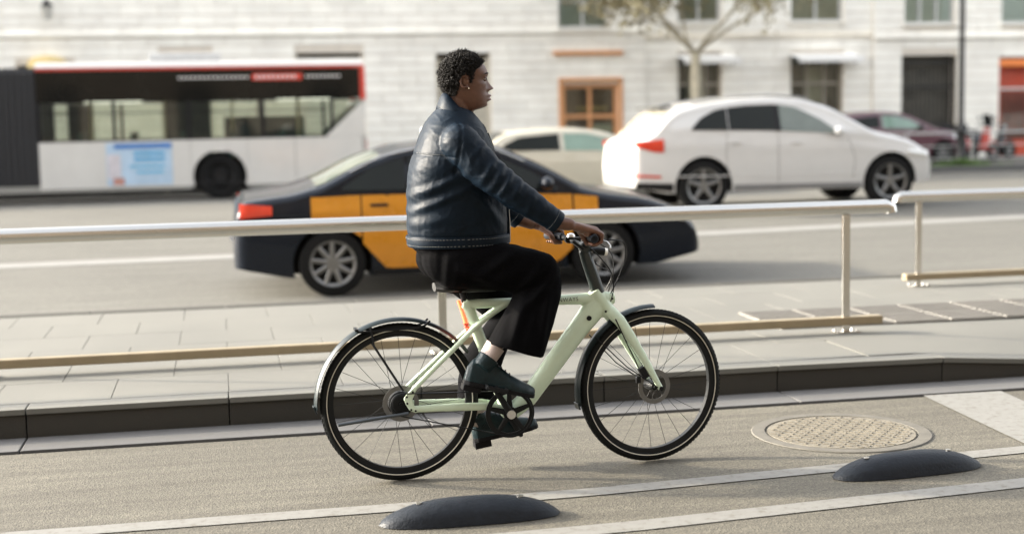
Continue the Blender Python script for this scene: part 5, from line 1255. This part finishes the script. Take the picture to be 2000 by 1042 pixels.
# tuft of plants at its foot
LEAF = mat('plant_green', (.09, .16, .035), .6, 0, .35, 20)
pl = empty('planting', (18.9, 33.95, .08), label='low green weeds at the foot of the lamp post', cat='plant')
g = MB()
for k in range(420):
    a = random.uniform(0, 6.28); r = abs(random.gauss(0, .35)); x, y = r*1.6*math.cos(a), r*.4*math.sin(a); h = random.uniform(.08, .26)*max(.3, 1-r); w = random.uniform(.015, .03); dx, dy = random.uniform(-.1, .1), random.uniform(-.08, .08); c, s = math.cos(a), math.sin(a)
    g.add([(x-w*c, y-w*s, 0), (x+w*c, y+w*s, 0), (x+dx+w*c*.6, y+dy, h*.7), (x+dx*1.6, y+dy*1.6, h)], [(0, 1, 2), (0, 2, 3)])
g.build('leaves', LEAF, pl, smooth=0, fix=False)

def scooter(x, y, rz, paint, label, screen=True):
    t = empty('motor_scooter', (x, y, .08), rz, label=label, cat='scooter', group='scooters parked behind the far railing')
    for wx in (0, 1.25):
        g = MB(); g.lathe([(.13, -.05), (.22, -.055), (.25, 0), (.22, .055), (.13, .05), (.13, -.05)], (wx, 0, .25), 'y', 28); w = g.build('wheel', CTYRE, t)
        g = MB(); g.lathe([(0, -.03), (.13, -.03), (.13, .03), (0, .03)], (wx, 0, .25), 'y', 20); g.build('rim', ALLOY, w)
    g = MB(); g.tube([(-.28, 0, .62), (-.05, 0, .62), (.25, 0, .55), (.45, 0, .40)], [(.10, .11), (.17, .15), (.18, .15), (.10, .14)], 16, up=(0, 0, 1)); g.build('rear_body', paint, t, smooth=60)
    g = MB(); g.box((.62, 0, .30), (.50, .34, .08)); g.build('footboard', TRIM, t, bevel=.02)
    g = MB(); g.tube([(.86, 0, .30), (.98, 0, .62), (1.02, 0, .92)], [(.07, .19), (.06, .20), (.05, .13)], 16, up=(1, 0, 0)); g.build('leg_shield', paint, t, smooth=60)
    g = MB(); g.tube([(1.02, 0, .45), (1.25, 0, .25)], .045, 10); g.tube([(1.0, 0, .52), (1.25, 0, .55), (1.45, 0, .42)], [(.03, .07), (.03, .09), (.015, .06)], 12, up=(0, 0, 1)); g.build('front_fender', paint, t, smooth=60)
    g = MB(); g.tube([(-.32, 0, .80), (0, 0, .83), (.30, 0, .78), (.42, 0, .74)], [(.04, .10), (.06, .15), (.05, .14), (.03, .09)], 14, up=(0, 0, 1)); g.build('seat', TRIM, t, smooth=60)
    g = MB(); g.tube([(.93, -.33, 1.0), (1.0, -.12, 1.0), (1.02, 0, .96), (1.0, .12, 1.0), (.93, .33, 1.0)], .016, 8); g.build('handlebar', TRIM, t)
    g = MB(); g.ball((1.08, 0, .92), (.07, .09, .08), 12); g.build('headlamp', CLEARL, t, smooth=80)
    for s in (-1, 1):
        g = MB(); g.tube([(.99, s*.2, 1.0), (.98, s*.28, 1.18)], .008, 6); g.ball((.98, s*.30, 1.21), (.02, .065, .04), 10); g.build('mirror', TRIM, t)
    if screen:
        g = MB(); g.sheet(lambda u, v: (1.09-.10*v, (.22-.05*v)*(2*u-1), .95+.35*v), 8, 6, .005, (1, 0, 0)); g.build('windshield', WGLASS, t)
    g = MB(); g.box((-.38, 0, .90), (.30, .36, .26)); g.build('top_box', TRIM, t, bevel=.05)
scooter(19.95, 36.2, .12, mat('scooter_red', (.42, .035, .02), .3, coat=.6), 'red scooter parked behind the far railing')
scooter(21.05, 37.3, .1, mat('scooter_black', (.03, .03, .035), .3, coat=.6), 'dark scooter at the right edge behind the far railing', False)

# --- plane trees: forked trunks, limbs, leaves spread through the crown
BARK = mat('plane_bark', (.40, .36, .27), .85, 0, .35, 7, .3, 30)
LF1 = mat('tree_leaf', (.30, .26, .15), .6, 0, .35, 1.5); LF1.node_tree.nodes['Principled BSDF'].inputs['Subsurface Weight'].default_value = 0
def tree(x, y, h, rad, label, seed, z0=3.55):
    rnd = random.Random(seed); t = empty('plane_tree', (x, y, .08), label=label, cat='tree', group='plane trees on the far pavement')
    g = MB(); tips = []
    fork = z0-.6
    g.tube([(0, 0, -.05), (.01, 0, .4), (.03, .02, 1.5), (.02, .0, fork)], [.24, .17, .145, .13], 14)
    def limb(p, d, L, r, lv):
        P = [p]; q = p.copy(); dd = d.copy()
        for k in range(4):
            dd = (dd+Vector((rnd.uniform(-.25, .25), rnd.uniform(-.25, .25), rnd.uniform(-.05, .2)))).normalized(); q = q+dd*L/4; P.append(q.copy())
        g.tube(P, [r, r*.85, r*.7, r*.55, r*.4], 8)
        if lv > 0:
            for k in range(3): limb(P[rnd.randint(2, 4)], (dd+Vector((rnd.uniform(-.9, .9), rnd.uniform(-.9, .9), rnd.uniform(-.2, .5)))).normalized(), L*.62, r*.5, lv-1)
        else: tips.extend(P[2:])
        if lv == 1: tips.append(P[-1])
    for k in range(5):
        a = 2*math.pi*k/5+rnd.uniform(-.3, .3); limb(Vector((.02, 0, fork-.02)), Vector((math.cos(a)*.85, math.sin(a)*.85, .6)).normalized(), rad*1.1, .06, 2)
    g.build('trunk', BARK, t, smooth=50)
    g = MB(); n = 0
    for k in range(5200):
        c = rnd.choice(tips)+Vector((rnd.gauss(0, .28), rnd.gauss(0, .28), rnd.gauss(-.12, .32)))
        s = rnd.uniform(.05, .10); n1 = Vector((rnd.gauss(0, 1), rnd.gauss(0, 1), rnd.gauss(0, 1))).normalized(); u = n1.orthogonal().normalized()*s; w = n1.cross(u).normalized()*s*.8
        g.add([c-u, c-u*.2-w, c+u*.6-w*.6, c+u*1.1, c+u*.6+w*.6+n1*s*.2, c-u*.2+w], [(0, 1, 2, 3), (0, 3, 4, 5)])
    g.build('crown', LF1, t, smooth=0, fix=False)
tree(12.55, 36.6, 7, 2.0, 'plane tree with a pale trunk above the rear of the white car', 3, 3.7)
